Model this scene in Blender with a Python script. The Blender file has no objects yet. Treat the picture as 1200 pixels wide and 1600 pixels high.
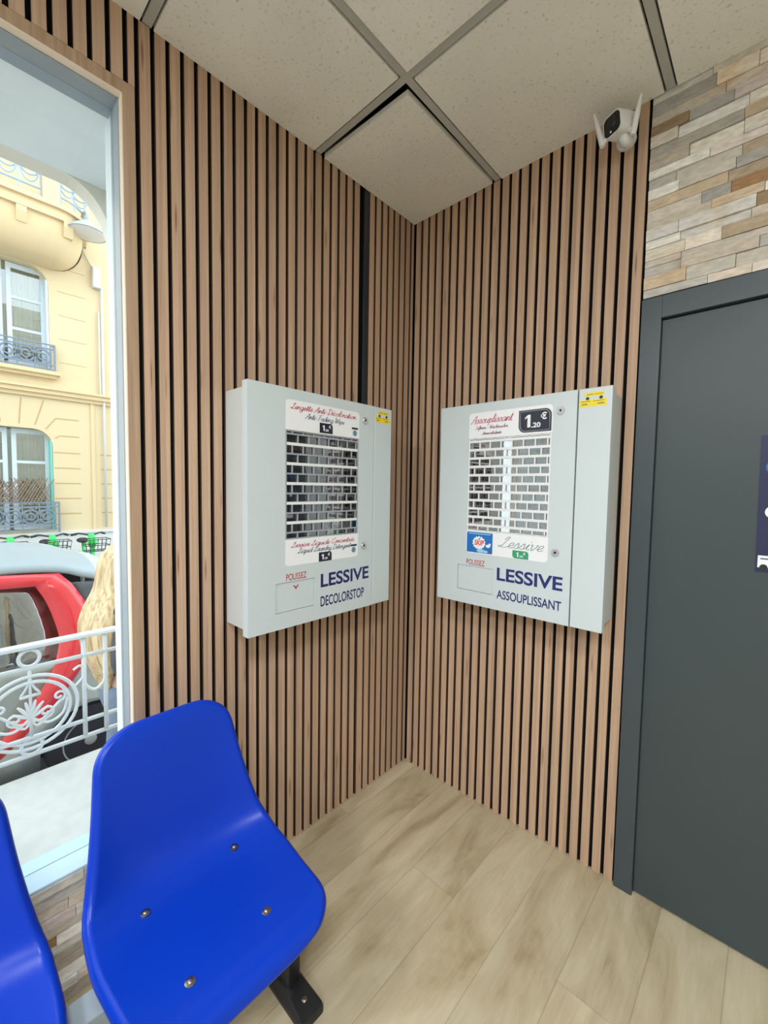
import bpy, bmesh, math, random
from mathutils import Vector, Matrix, noise
C = bpy.context.scene.collection
SC = bpy.context.scene
PI = math.pi
random.seed(7)

# ------------------------------------------------------------------ camera
cam_d = bpy.data.cameras.new('camera')
cam = bpy.data.objects.new('camera', cam_d)
C.objects.link(cam)
SC.camera = cam
YAW, PITCH, ROLL, FPX = 0.7494, -0.0576, 0.0156, 658.23
cam_d.sensor_fit = 'VERTICAL'
cam_d.sensor_height = 24.0
cam_d.lens = FPX / 1600 * 24.0
cam_d.clip_start = 0.02
fw = Vector((-math.sin(YAW) * math.cos(PITCH), math.cos(YAW) * math.cos(PITCH), math.sin(PITCH)))
r0 = Vector((math.cos(YAW), math.sin(YAW), 0))
u0 = r0.cross(fw)
rt = r0 * math.cos(ROLL) + u0 * math.sin(ROLL)
up = -r0 * math.sin(ROLL) + u0 * math.cos(ROLL)
M = Matrix((rt, up, -fw)).transposed().to_4x4()
M.translation = Vector((1.3501, -1.6362, 1.4129))
cam.matrix_world = M

# ------------------------------------------------------------------ world, light, exposure
SC.view_settings.view_transform = 'Standard'
SC.view_settings.look = 'None'
SC.view_settings.gamma = 1
SC.view_settings.use_curve_mapping = False
SC.view_settings.exposure = 0.0
SC.cycles.use_denoising = True
SC.cycles.max_bounces = 10
SC.cycles.transparent_max_bounces = 16
W = bpy.data.worlds.new('overcast_sky')
SC.world = W
W.use_nodes = True
bg = W.node_tree.nodes['Background']
bg.inputs[0].default_value = (0.86, 0.94, 1.0, 1)
bg.inputs[1].default_value = 3.6
PANEL_W = 54.0          # watts of each ceiling LED panel
PANELS = [(1.94, -2.087), (0.74, -3.287), (3.14, -3.887)]  # second panel is added over the bench line to brighten seat and right wall

# ------------------------------------------------------------------ room numbers
H = 2.689                      # ceiling plane
RX, RY = 5.6, -6.4             # far room limits
WY0, WY1 = -2.42, -1.254       # window opening (y)
WZ0, WZ1 = 0.357, 2.465        # window opening (z)
OY0, OY1 = -2.52, -1.15        # outer opening in the facade
STREET = -0.60

# ------------------------------------------------------------------ helpers
def tag(o, label=None, cat=None, group=None, kind=None):
    if label: o['label'] = label
    if cat: o['category'] = cat
    if group: o['group'] = group
    if kind: o['kind'] = kind
    return o

def thing(name, loc, label, cat, rz=0, group=None):
    o = bpy.data.objects.new(name, None)
    C.objects.link(o)
    o.empty_display_size = 0.05
    o.location = loc
    o.rotation_euler = (0, 0, rz)
    return tag(o, label, cat, group)

class MB:
    """collects shapes and links them as ONE mesh object"""
    def __init__(s):
        s.bm = bmesh.new()
    def box(s, a, b, mi=0):
        x0, x1 = sorted((a[0], b[0])); y0, y1 = sorted((a[1], b[1])); z0, z1 = sorted((a[2], b[2]))
        v = [s.bm.verts.new(p) for p in ((x0,y0,z0),(x1,y0,z0),(x1,y1,z0),(x0,y1,z0),(x0,y0,z1),(x1,y0,z1),(x1,y1,z1),(x0,y1,z1))]
        fs = []
        for f in ((0,3,2,1),(4,5,6,7),(0,1,5,4),(1,2,6,5),(2,3,7,6),(3,0,4,7)):
            fc = s.bm.faces.new([v[i] for i in f]); fc.material_index = mi; fs.append(fc)
        return fs
    def prism(s, pts, off, mi=0):
        """polygon of 3D points swept by the vector off"""
        off = Vector(off)
        a = [s.bm.verts.new(p) for p in pts]
        b = [s.bm.verts.new(Vector(p) + off) for p in pts]
        n = len(a)
        f = s.bm.faces.new(a); f.material_index = mi
        f = s.bm.faces.new(b[::-1]); f.material_index = mi
        for i in range(n):
            f = s.bm.faces.new((a[i], b[i], b[(i+1) % n], a[(i+1) % n])); f.material_index = mi
    def poly(s, pts, mi=0):
        f = s.bm.faces.new([s.bm.verts.new(p) for p in pts]); f.material_index = mi
        return f
    def tube(s, pts, r, n=8, closed=False, cap=True, flat=None):
        pts = [Vector(p) for p in pts]
        rs = r if isinstance(r, (list, tuple)) else [r] * len(pts)
        rings = []
        nn = len(pts)
        ref = None
        for i, p in enumerate(pts):
            if closed:
                t = pts[(i+1) % nn] - pts[(i-1) % nn]
            else:
                t = pts[min(i+1, nn-1)] - pts[max(i-1, 0)]
            if t.length < 1e-9: t = Vector((0, 0, 1))
            t.normalize()
            if ref is None:
                ref = Vector((0, 0, 1)) if abs(t.z) < .9 else Vector((1, 0, 0))
            a = t.cross(ref)
            if a.length < 1e-4: a = t.cross(Vector((0, 1, 0)))
            a.normalize(); b = t.cross(a).normalized()
            ref = -b if b.dot(ref) < 0 else b
            a = t.cross(ref).normalized(); b = ref
            fl = flat or 1
            rings.append([s.bm.verts.new(p + (a * math.cos(2*PI*k/n) + b * math.sin(2*PI*k/n) * fl) * rs[i]) for k in range(n)])
        m = nn if closed else nn - 1
        for i in range(m):
            A, B = rings[i], rings[(i+1) % nn]
            for k in range(n):
                s.bm.faces.new((A[k], A[(k+1) % n], B[(k+1) % n], B[k]))
        if cap and not closed:
            s.bm.faces.new(rings[0][::-1]); s.bm.faces.new(rings[-1])
    def cyl(s, a, b, r, n=24, r2=None):
        s.tube([a, b], [r, r if r2 is None else r2], n)
    def ring(s, c, R, r, ax='x', n=32, m=8, sx=1, sz=1):
        pts = []
        for k in range(n):
            a = 2*PI*k/n
            if ax == 'x': pts.append((c[0], c[1] + R*sx*math.cos(a), c[2] + R*sz*math.sin(a)))
            elif ax == 'y': pts.append((c[0] + R*sx*math.cos(a), c[1], c[2] + R*sz*math.sin(a)))
            else: pts.append((c[0] + R*sx*math.cos(a), c[1] + R*sz*math.sin(a), c[2]))
        s.tube(pts, r, m, closed=True)
    def lathe(s, prof, c, ax='z', n=32):
        """prof: (radius, height) pairs about axis through c"""
        rings = []
        for (r, h) in prof:
            ring = []
            for k in range(n):
                a = 2*PI*k/n; p, q = r*math.cos(a), r*math.sin(a)
                if ax == 'z': v = (c[0]+p, c[1]+q, c[2]+h)
                elif ax == 'y': v = (c[0]+p, c[1]+h, c[2]+q)
                else: v = (c[0]+h, c[1]+p, c[2]+q)
                ring.append(s.bm.verts.new(v))
            rings.append(ring)
        for A, B in zip(rings, rings[1:]):
            for k in range(n):
                s.bm.faces.new((A[k], A[(k+1) % n], B[(k+1) % n], B[k]))
        s.bm.faces.new(rings[0][::-1]); s.bm.faces.new(rings[-1])
    def ball(s, c, r, seg=16, sc=(1, 1, 1), rot=None):
        m = Matrix.Translation(c) @ (rot.to_4x4() if rot else Matrix()) @ Matrix.Diagonal((r*sc[0], r*sc[1], r*sc[2], 1))
        bmesh.ops.create_uvsphere(s.bm, u_segments=seg, v_segments=max(6, seg//2), radius=1, matrix=m)
    def build(s, name, mat, parent=None, origin=(0, 0, 0), smooth=False, bevel=0, seg=2, sharp=None, kind=None):
        bm = s.bm
        o3 = Vector(origin)
        if o3.length:
            bmesh.ops.translate(bm, verts=bm.verts, vec=-o3)
        bmesh.ops.recalc_face_normals(bm, faces=bm.faces)
        me = bpy.data.meshes.new(name)
        bm.to_mesh(me); bm.free()
        for m in (mat if isinstance(mat, (list, tuple)) else [mat]):
            me.materials.append(m)
        o = bpy.data.objects.new(name, me)
        C.objects.link(o)
        if parent is not None: o.parent = parent
        elif o3.length: o.location = o3
        if smooth:
            me.shade_smooth()
            if sharp: me.set_sharp_from_angle(angle=math.radians(sharp))
        if bevel:
            md = o.modifiers.new('bevel', 'BEVEL'); md.width = bevel; md.segments = seg
            md.limit_method = 'ANGLE'; md.angle_limit = math.radians(40)
        if kind: o['kind'] = kind
        return o

def catmull(P, k=6, closed=False):
    P = [Vector(p) for p in P]; out = []; n = len(P)
    rng = range(n) if closed else range(n - 1)
    for i in rng:
        if closed: a, b, c, d = P[(i-1) % n], P[i], P[(i+1) % n], P[(i+2) % n]
        else: a, b, c, d = P[max(i-1, 0)], P[i], P[i+1], P[min(i+2, n-1)]
        for j in range(k):
            t = j / k
            out.append(0.5*((2*b) + (c-a)*t + (2*a-5*b+4*c-d)*t*t + (3*b-a-3*c+d)*t**3))
    if not closed: out.append(P[-1])
    return out

# ------------------------------------------------------------------ materials
def newmat(name):
    m = bpy.data.materials.new(name); m.use_nodes = True
    nt = m.node_tree
    return m, nt, nt.nodes['Principled BSDF']

def N(nt, t, **kw):
    n = nt.nodes.new(t)
    for k, v in kw.items():
        if k.startswith('i_'):
            key = k[2:]
            n.inputs[int(key) if key.isdigit() else key].default_value = v
        else: setattr(n, k, v)
    return n

def plain(name, col, rough=.5, metal=0, coat=0, noise_amt=.06, scale=6, bump=0, bscale=200, spec=.5):
    """paint / plastic / metal with faint procedural unevenness"""
    m, nt, p = newmat(name)
    tc = N(nt, 'ShaderNodeTexCoord')
    nz = N(nt, 'ShaderNodeTexNoise', i_Scale=scale, i_Detail=5.0)
    nt.links.new(tc.outputs['Object'], nz.inputs['Vector'])
    mx = N(nt, 'ShaderNodeMix', data_type='RGBA')
    c = Vector(col)
    mx.inputs[6].default_value = (*(c * (1 - noise_amt)), 1)
    mx.inputs[7].default_value = (*[min(1, k * (1 + noise_amt)) for k in c], 1)
    nt.links.new(nz.outputs[0], mx.inputs[0])
    nt.links.new(mx.outputs[2], p.inputs['Base Color'])
    p.inputs['Roughness'].default_value = rough
    p.inputs['Metallic'].default_value = metal
    p.inputs['Coat Weight'].default_value = coat
    p.inputs['Specular IOR Level'].default_value = spec
    if bump:
        n2 = N(nt, 'ShaderNodeTexNoise', i_Scale=bscale, i_Detail=3.0)
        nt.links.new(tc.outputs['Object'], n2.inputs['Vector'])
        b = N(nt, 'ShaderNodeBump', i_Strength=bump, i_Distance=.002)
        nt.links.new(n2.outputs[0], b.inputs['Height'])
        nt.links.new(b.outputs[0], p.inputs['Normal'])
    return m

def wood_mat(name, lo, hi, pitch, off, rough=.55, grain=(55, 55, 1.3), knots=True):
    """wood with vertical grain; every slat (by its place along the wall) has its own tone and grain"""
    m, nt, p = newmat(name)
    L = nt.links.new
    tc = N(nt, 'ShaderNodeTexCoord')
    sp = N(nt, 'ShaderNodeSeparateXYZ'); L(tc.outputs['Object'], sp.inputs[0])
    ad = N(nt, 'ShaderNodeMath', operation='ADD'); L(sp.outputs[0], ad.inputs[0]); L(sp.outputs[1], ad.inputs[1])
    sc = N(nt, 'ShaderNodeMath', operation='MULTIPLY_ADD', i_1=1/pitch, i_2=off); L(ad.outputs[0], sc.inputs[0])
    fl = N(nt, 'ShaderNodeMath', operation='FLOOR'); L(sc.outputs[0], fl.inputs[0])
    wn = N(nt, 'ShaderNodeTexWhiteNoise', noise_dimensions='1D'); L(fl.outputs[0], wn.inputs['W'])
    of = N(nt, 'ShaderNodeVectorMath', operation='SCALE', i_3=37.0); L(wn.outputs['Color'], of.inputs[0])
    av = N(nt, 'ShaderNodeVectorMath', operation='ADD'); L(tc.outputs['Object'], av.inputs[0]); L(of.outputs[0], av.inputs[1])
    mp = N(nt, 'ShaderNodeMapping'); mp.inputs['Scale'].default_value = grain; L(av.outputs[0], mp.inputs[0])
    nz = N(nt, 'ShaderNodeTexNoise', i_Scale=1.6, i_Detail=7.0, i_Roughness=.62, i_Distortion=.6); L(mp.outputs[0], nz.inputs['Vector'])
    rp = N(nt, 'ShaderNodeValToRGB'); L(nz.outputs[0], rp.inputs[0])
    rp.color_ramp.elements[0].position = .28; rp.color_ramp.elements[0].color = (*lo, 1)
    rp.color_ramp.elements[1].position = .68; rp.color_ramp.elements[1].color = (*hi, 1)
    # tone per slat
    mr = N(nt, 'ShaderNodeMapRange', i_3=.90, i_4=1.08); L(wn.outputs['Value'], mr.inputs[0])
    ml = N(nt, 'ShaderNodeVectorMath', operation='SCALE'); L(rp.outputs[0], ml.inputs[0]); L(mr.outputs[0], ml.inputs[3])
    last = ml.outputs[0]
    if knots:
        mk = N(nt, 'ShaderNodeMapping'); mk.inputs['Scale'].default_value = (30, 30, 2.6); L(av.outputs[0], mk.inputs[0])
        vo = N(nt, 'ShaderNodeTexVoronoi', i_Scale=1.0); L(mk.outputs[0], vo.inputs['Vector'])
        kr = N(nt, 'ShaderNodeValToRGB'); L(vo.outputs['Distance'], kr.inputs[0])
        kr.color_ramp.elements[0].position = .05; kr.color_ramp.elements[0].color = (.5, .42, .38, 1)
        kr.color_ramp.elements[1].position = .14; kr.color_ramp.elements[1].color = (1, 1, 1, 1)
        mm = N(nt, 'ShaderNodeVectorMath', operation='MULTIPLY'); L(last, mm.inputs[0]); L(kr.outputs[0], mm.inputs[1])
        last = mm.outputs[0]
    L(last, p.inputs['Base Color'])
    p.inputs['Roughness'].default_value = rough
    bp = N(nt, 'ShaderNodeBump', i_Strength=.12, i_Distance=.002); L(nz.outputs[0], bp.inputs['Height']); L(bp.outputs[0], p.inputs['Normal'])
    return m

def floor_mat():
    m, nt, p = newmat('oak_laminate')
    L = nt.links.new
    PW, X0 = .1775, .069
    tc = N(nt, 'ShaderNodeTexCoord')
    sp = N(nt, 'ShaderNodeSeparateXYZ'); L(tc.outputs['Object'], sp.inputs[0])
    sx = N(nt, 'ShaderNodeMath', operation='MULTIPLY_ADD', i_1=1/PW, i_2=-X0/PW + 20); L(sp.outputs[0], sx.inputs[0])
    row = N(nt, 'ShaderNodeMath', operation='FLOOR'); L(sx.outputs[0], row.inputs[0])
    PL = 1.38
    # staggered thirds: the joint line steps from row to row
    m3 = N(nt, 'ShaderNodeMath', operation='MODULO', i_1=3.0); L(row.outputs[0], m3.inputs[0])
    st = N(nt, 'ShaderNodeMath', operation='MULTIPLY_ADD', i_1=.61, i_2=8 + .326 - .61); L(m3.outputs[0], st.inputs[0])
    o1 = N(nt, 'ShaderNodeMath', operation='MULTIPLY_ADD', i_1=1/PL); L(sp.outputs[1], o1.inputs[0]); L(st.outputs[0], o1.inputs[2])
    col = N(nt, 'ShaderNodeMath', operation='FLOOR'); L(o1.outputs[0], col.inputs[0])
    cb = N(nt, 'ShaderNodeCombineXYZ'); L(row.outputs[0], cb.inputs[0]); L(col.outputs[0], cb.inputs[1])
    wn = N(nt, 'ShaderNodeTexWhiteNoise', noise_dimensions='2D'); L(cb.outputs[0], wn.inputs['Vector'])
    of = N(nt, 'ShaderNodeVectorMath', operation='SCALE', i_3=23.0); L(wn.outputs['Color'], of.inputs[0])
    av = N(nt, 'ShaderNodeVectorMath', operation='ADD'); L(tc.outputs['Object'], av.inputs[0]); L(of.outputs[0], av.inputs[1])
    mp = N(nt, 'ShaderNodeMapping'); mp.inputs['Scale'].default_value = (8, 2.2, 1); L(av.outputs[0], mp.inputs[0])
    n1 = N(nt, 'ShaderNodeTexNoise', i_Scale=1.1, i_Detail=4.0, i_Roughness=.55, i_Distortion=.9); L(mp.outputs[0], n1.inputs['Vector'])
    mp2 = N(nt, 'ShaderNodeMapping'); mp2.inputs['Scale'].default_value = (70, 5, 1); L(av.outputs[0], mp2.inputs[0])
    n2 = N(nt, 'ShaderNodeTexNoise', i_Scale=1.6, i_Detail=6.0, i_Roughness=.6, i_Distortion=.4); L(mp2.outputs[0], n2.inputs['Vector'])
    rp = N(nt, 'ShaderNodeValToRGB'); L(n1.outputs[0], rp.inputs[0])
    e = rp.color_ramp.elements
    e[0].position = .28; e[0].color = (.345, .272, .160, 1)
    e[1].position = .62; e[1].color = (.545, .478, .335, 1)
    k = e.new(.45); k.color = (.465, .390, .255, 1)
    g = N(nt, 'ShaderNodeMapRange', i_1=.3, i_2=.7, i_3=.92, i_4=1.05); L(n2.outputs[0], g.inputs[0])
    t = N(nt, 'ShaderNodeMapRange', i_3=.93, i_4=1.06); L(wn.outputs['Value'], t.inputs[0])
    gm = N(nt, 'ShaderNodeMath', operation='MULTIPLY'); L(g.outputs[0], gm.inputs[0]); L(t.outputs[0], gm.inputs[1])
    # joints
    fx = N(nt, 'ShaderNodeMath', operation='FRACT'); L(sx.outputs[0], fx.inputs[0])
    px = N(nt, 'ShaderNodeMath', operation='PINGPONG', i_1=.5); L(fx.outputs[0], px.inputs[0])
    jx = N(nt, 'ShaderNodeMapRange', i_1=0, i_2=.011, i_3=.66, i_4=1); L(px.outputs[0], jx.inputs[0])
    fy = N(nt, 'ShaderNodeMath', operation='FRACT'); L(o1.outputs[0], fy.inputs[0])
    py = N(nt, 'ShaderNodeMath', operation='PINGPONG', i_1=.5); L(fy.outputs[0], py.inputs[0])
    jy = N(nt, 'ShaderNodeMapRange', i_1=0, i_2=.0014, i_3=.7, i_4=1); L(py.outputs[0], jy.inputs[0])
    jm = N(nt, 'ShaderNodeMath', operation='MULTIPLY'); L(jx.outputs[0], jm.inputs[0]); L(jy.outputs[0], jm.inputs[1])
    fm = N(nt, 'ShaderNodeMath', operation='MULTIPLY'); L(gm.outputs[0], fm.inputs[0]); L(jm.outputs[0], fm.inputs[1])
    sc = N(nt, 'ShaderNodeVectorMath', operation='SCALE'); L(rp.outputs[0], sc.inputs[0]); L(fm.outputs[0], sc.inputs[3])
    L(sc.outputs[0], p.inputs['Base Color'])
    p.inputs['Roughness'].default_value = .42
    p.inputs['Specular IOR Level'].default_value = .4
    bp = N(nt, 'ShaderNodeBump', i_Strength=.12, i_Distance=.002); L(fm.outputs[0], bp.inputs['Height']); L(bp.outputs[0], p.inputs['Normal'])
    return m

def stone_mat():
    """split quartzite strips; each strip's own colour is in the 'stone' attribute"""
    m, nt, p = newmat('split_quartzite')
    L = nt.links.new
    at = N(nt, 'ShaderNodeAttribute', attribute_name='stone')
    tc = N(nt, 'ShaderNodeTexCoord')
    mp = N(nt, 'ShaderNodeMapping'); mp.inputs['Scale'].default_value = (14, 14, 40); L(tc.outputs['Object'], mp.inputs[0])
    nz = N(nt, 'ShaderNodeTexNoise', i_Scale=2.0, i_Detail=6.0, i_Roughness=.65); L(mp.outputs[0], nz.inputs['Vector'])
    mr = N(nt, 'ShaderNodeMapRange', i_1=.3, i_2=.7, i_3=.74, i_4=1.16); L(nz.outputs[0], mr.inputs[0])
    sc = N(nt, 'ShaderNodeVectorMath', operation='SCALE'); L(at.outputs['Color'], sc.inputs[0]); L(mr.outputs[0], sc.inputs[3])
    n3 = N(nt, 'ShaderNodeTexNoise', i_Scale=7.0, i_Detail=3.0); L(tc.outputs['Object'], n3.inputs['Vector'])
    r3 = N(nt, 'ShaderNodeMapRange', i_1=.56, i_2=.72); L(n3.outputs[0], r3.inputs[0])
    mx = N(nt, 'ShaderNodeMix', data_type='RGBA', blend_type='MULTIPLY'); L(sc.outputs[0], mx.inputs[6])
    mx.inputs[7].default_value = (.96, .86, .72, 1)
    L(r3.outputs[0], mx.inputs[0])
    L(mx.outputs[2], p.inputs['Base Color'])
    p.inputs['Roughness'].default_value = .8
    n2 = N(nt, 'ShaderNodeTexNoise', i_Scale=55.0, i_Detail=5.0); L(tc.outputs['Object'], n2.inputs['Vector'])
    bp = N(nt, 'ShaderNodeBump', i_Strength=.5, i_Distance=.004); L(n2.outputs[0], bp.inputs['Height']); L(bp.outputs[0], p.inputs['Normal'])
    return m

def ceiling_mat():
    m, nt, p = newmat('mineral_ceiling_tile')
    L = nt.links.new
    tc = N(nt, 'ShaderNodeTexCoord')
    nz = N(nt, 'ShaderNodeTexNoise', i_Scale=95.0, i_Detail=4.0, i_Roughness=.6); L(tc.outputs['Object'], nz.inputs['Vector'])
    n2 = N(nt, 'ShaderNodeTexNoise', i_Scale=2.2, i_Detail=3.0); L(tc.outputs['Object'], n2.inputs['Vector'])
    rp = N(nt, 'ShaderNodeValToRGB'); L(nz.outputs[0], rp.inputs[0])
    e = rp.color_ramp.elements
    e[0].position = .24; e[0].color = (.52, .51, .45, 1)
    e[1].position = .42; e[1].color = (.87, .875, .81, 1)
    r2 = N(nt, 'ShaderNodeMapRange', i_1=.35, i_2=.7, i_3=1.03, i_4=.9); L(n2.outputs[0], r2.inputs[0])
    sc = N(nt, 'ShaderNodeVectorMath', operation='SCALE'); L(rp.outputs[0], sc.inputs[0]); L(r2.outputs[0], sc.inputs[3])
    # a few brown specks
    vo = N(nt, 'ShaderNodeTexVoronoi', i_Scale=9.0); L(tc.outputs['Object'], vo.inputs['Vector'])
    vr = N(nt, 'ShaderNodeMapRange', i_1=.03, i_2=.06, i_3=.8, i_4=1); L(vo.outputs['Distance'], vr.inputs[0])
    s2 = N(nt, 'ShaderNodeVectorMath', operation='SCALE'); L(sc.outputs[0], s2.inputs[0]); L(vr.outputs[0], s2.inputs[3])
    L(s2.outputs[0], p.inputs['Base Color'])
    p.inputs['Roughness'].default_value = .95
    bp = N(nt, 'ShaderNodeBump', i_Strength=.25, i_Distance=.002); L(nz.outputs[0], bp.inputs['Height']); L(bp.outputs[0], p.inputs['Normal'])
    return m

def glass_mat(name, tint=(1, 1, 1), spec=1.0, dark=0.0):
    """thin pane: transparent, mirror reflection growing towards grazing view"""
    m = bpy.data.materials.new(name); m.use_nodes = True
    nt = m.node_tree; nt.nodes.clear(); L = nt.links.new
    out = N(nt, 'ShaderNodeOutputMaterial')
    tr = N(nt, 'ShaderNodeBsdfTransparent'); tr.inputs[0].default_value = (*tint, 1)
    gl = N(nt, 'ShaderNodeBsdfGlossy'); gl.inputs['Roughness'].default_value = .015; gl.inputs[0].default_value = (1, 1, 1, 1)
    fr = N(nt, 'ShaderNodeFresnel', i_IOR=1.5)
    geo = N(nt, 'ShaderNodeNewGeometry')
    mu = N(nt, 'ShaderNodeMath', operation='MULTIPLY_ADD', i_1=spec, i_2=dark); L(fr.outputs[0], mu.inputs[0]); mu.use_clamp = True
    mx = N(nt, 'ShaderNodeMixShader'); L(mu.outputs[0], mx.inputs[0]); L(tr.outputs[0], mx.inputs[1]); L(gl.outputs[0], mx.inputs[2])
    L(mx.outputs[0], out.inputs[0])
    return m

def emit(name, col, s):
    m, nt, p = newmat(name)
    p.inputs['Base Color'].default_value = (*col, 1)
    p.inputs['Emission Color'].default_value = (*col, 1)
    p.inputs['Emission Strength'].default_value = s
    return m

SLAT_L = wood_mat('oak_slat', (.410, .268, .178), (.575, .402, .282), .0407, .25)
SLAT_R = wood_mat('oak_slat_second_panel', (.410, .268, .178), (.575, .402, .282), .0409, .30)
TRIM_W = wood_mat('oak_trim', (.34, .225, .14), (.50, .35, .235), 2.0, .3, knots=False)
TRIM_E = plain('pale_trim_edge', (.80, .68, .55), .6)
FELT = plain('black_felt', (.006, .006, .007), .95, spec=.1, bump=.3)
SIDEM = plain('dark_slat_side', (.095, .052, .036), .7)
FLOOR = floor_mat()
STONE = stone_mat()
TILE = ceiling_mat()
TEE = plain('grey_ceiling_tee', (.47, .48, .45), .5)
PLENUM = plain('dark_plenum', (.02, .02, .02), .9)
WHITE = plain('white_wall_paint', (.80, .80, .78), .7)
DOORM = plain('anthracite_door_paint', (.040, .058, .066), .42, scale=2.5, noise_amt=.05)
FRAME_M = plain('anthracite_frame_paint', (.046, .064, .076), .38, noise_amt=.04)
CAB = plain('light_grey_powder_coat', (.57, .645, .67), .38, scale=3, noise_amt=.02)
CABS = plain('light_grey_case', (.56, .60, .60), .42, scale=3, noise_amt=.02)
LABELW = plain('white_label', (.83, .85, .88), .3, noise_amt=.01)
GRILLE = plain('white_steel_grille', (.78, .80, .82), .35, noise_amt=.03)
DARKBOX = plain('dark_cabinet_inside', (.018, .02, .024), .5)
PACK = plain('dark_packets', (.07, .08, .09), .4, noise_amt=.6, scale=60)
PACK2 = plain('amber_packets', (.20, .07, .02), .4, noise_amt=.6, scale=60)
CHROME = plain('polished_steel', (.72, .73, .74), .18, metal=1, noise_amt=.02)
BLACK = plain('black_paint', (.012, .013, .016), .45)
BLACKP = plain('black_cast_iron', (.014, .015, .018), .38, bump=.15, bscale=60)
BLUE_T = plain('navy_lettering', (.010, .016, .12), .4, noise_amt=.02)
RED_T = plain('red_lettering', (.46, .02, .03), .4, noise_amt=.02)
CRIM_T = plain('crimson_script', (.52, .05, .12), .4, noise_amt=.02)
SLATE_T = plain('slate_script', (.07, .11, .16), .4, noise_amt=.02)
TEAL_T = plain('grey_green_script', (.22, .30, .29), .4, noise_amt=.02)
NAVY = plain('navy_tag', (.008, .010, .028), .3, noise_amt=.02)
GREYL = plain('grey_tag_line', (.30, .33, .38), .3, noise_amt=.02)
GREEN_TAG = plain('green_tag', (.04, .32, .15), .3, noise_amt=.02)
YELLOW = plain('yellow_sticker', (.82, .66, .02), .4, noise_amt=.02)
STK_BLUE = plain('blue_sticker', (.01, .16, .52), .3, noise_amt=.25, scale=40)
STK_LIGHT = plain('pale_blue_ink', (.30, .62, .85), .3)
CHAIRM = plain('blue_moulded_plastic', (.0002, .034, .42), .33, noise_amt=.05, scale=4, spec=.28)
STEELB = plain('painted_steel_beam', (.24, .29, .33), .35, noise_amt=.05)
CAMW = plain('white_camera_plastic', (.74, .76, .76), .35, noise_amt=.01)
LENS = plain('camera_black_glass', (.004, .005, .008), .08, noise_amt=.0)
ALU = plain('grey_blue_window_metal', (.30, .35, .39), .4, noise_amt=.08, scale=8)
ALU_L = plain('light_blue_sill_metal', (.50, .68, .80), .4, noise_amt=.03)
REVEAL = plain('pale_masonry_paint', (.76, .81, .82), .8, noise_amt=.06, scale=7, bump=.35, bscale=70)
GRANITE = plain('pale_granite_sill', (.54, .55, .54), .6, noise_amt=.16, scale=22, bump=.2, bscale=120)
GLASS = glass_mat('window_glass', (.98, 1, 1), .35)
CABGLASS = glass_mat('display_glass', (.92, .94, .96), 1.6, .01)
CABGLASS2 = glass_mat('display_glass_boosted_reflection', (.92, .94, .96), 5.0, .02)  # same glass as the left pane, reflection boosted to brighten the mirrored window
POSTER = plain('navy_poster_print', (.016, .022, .075), .35, noise_amt=.25, scale=12)

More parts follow.
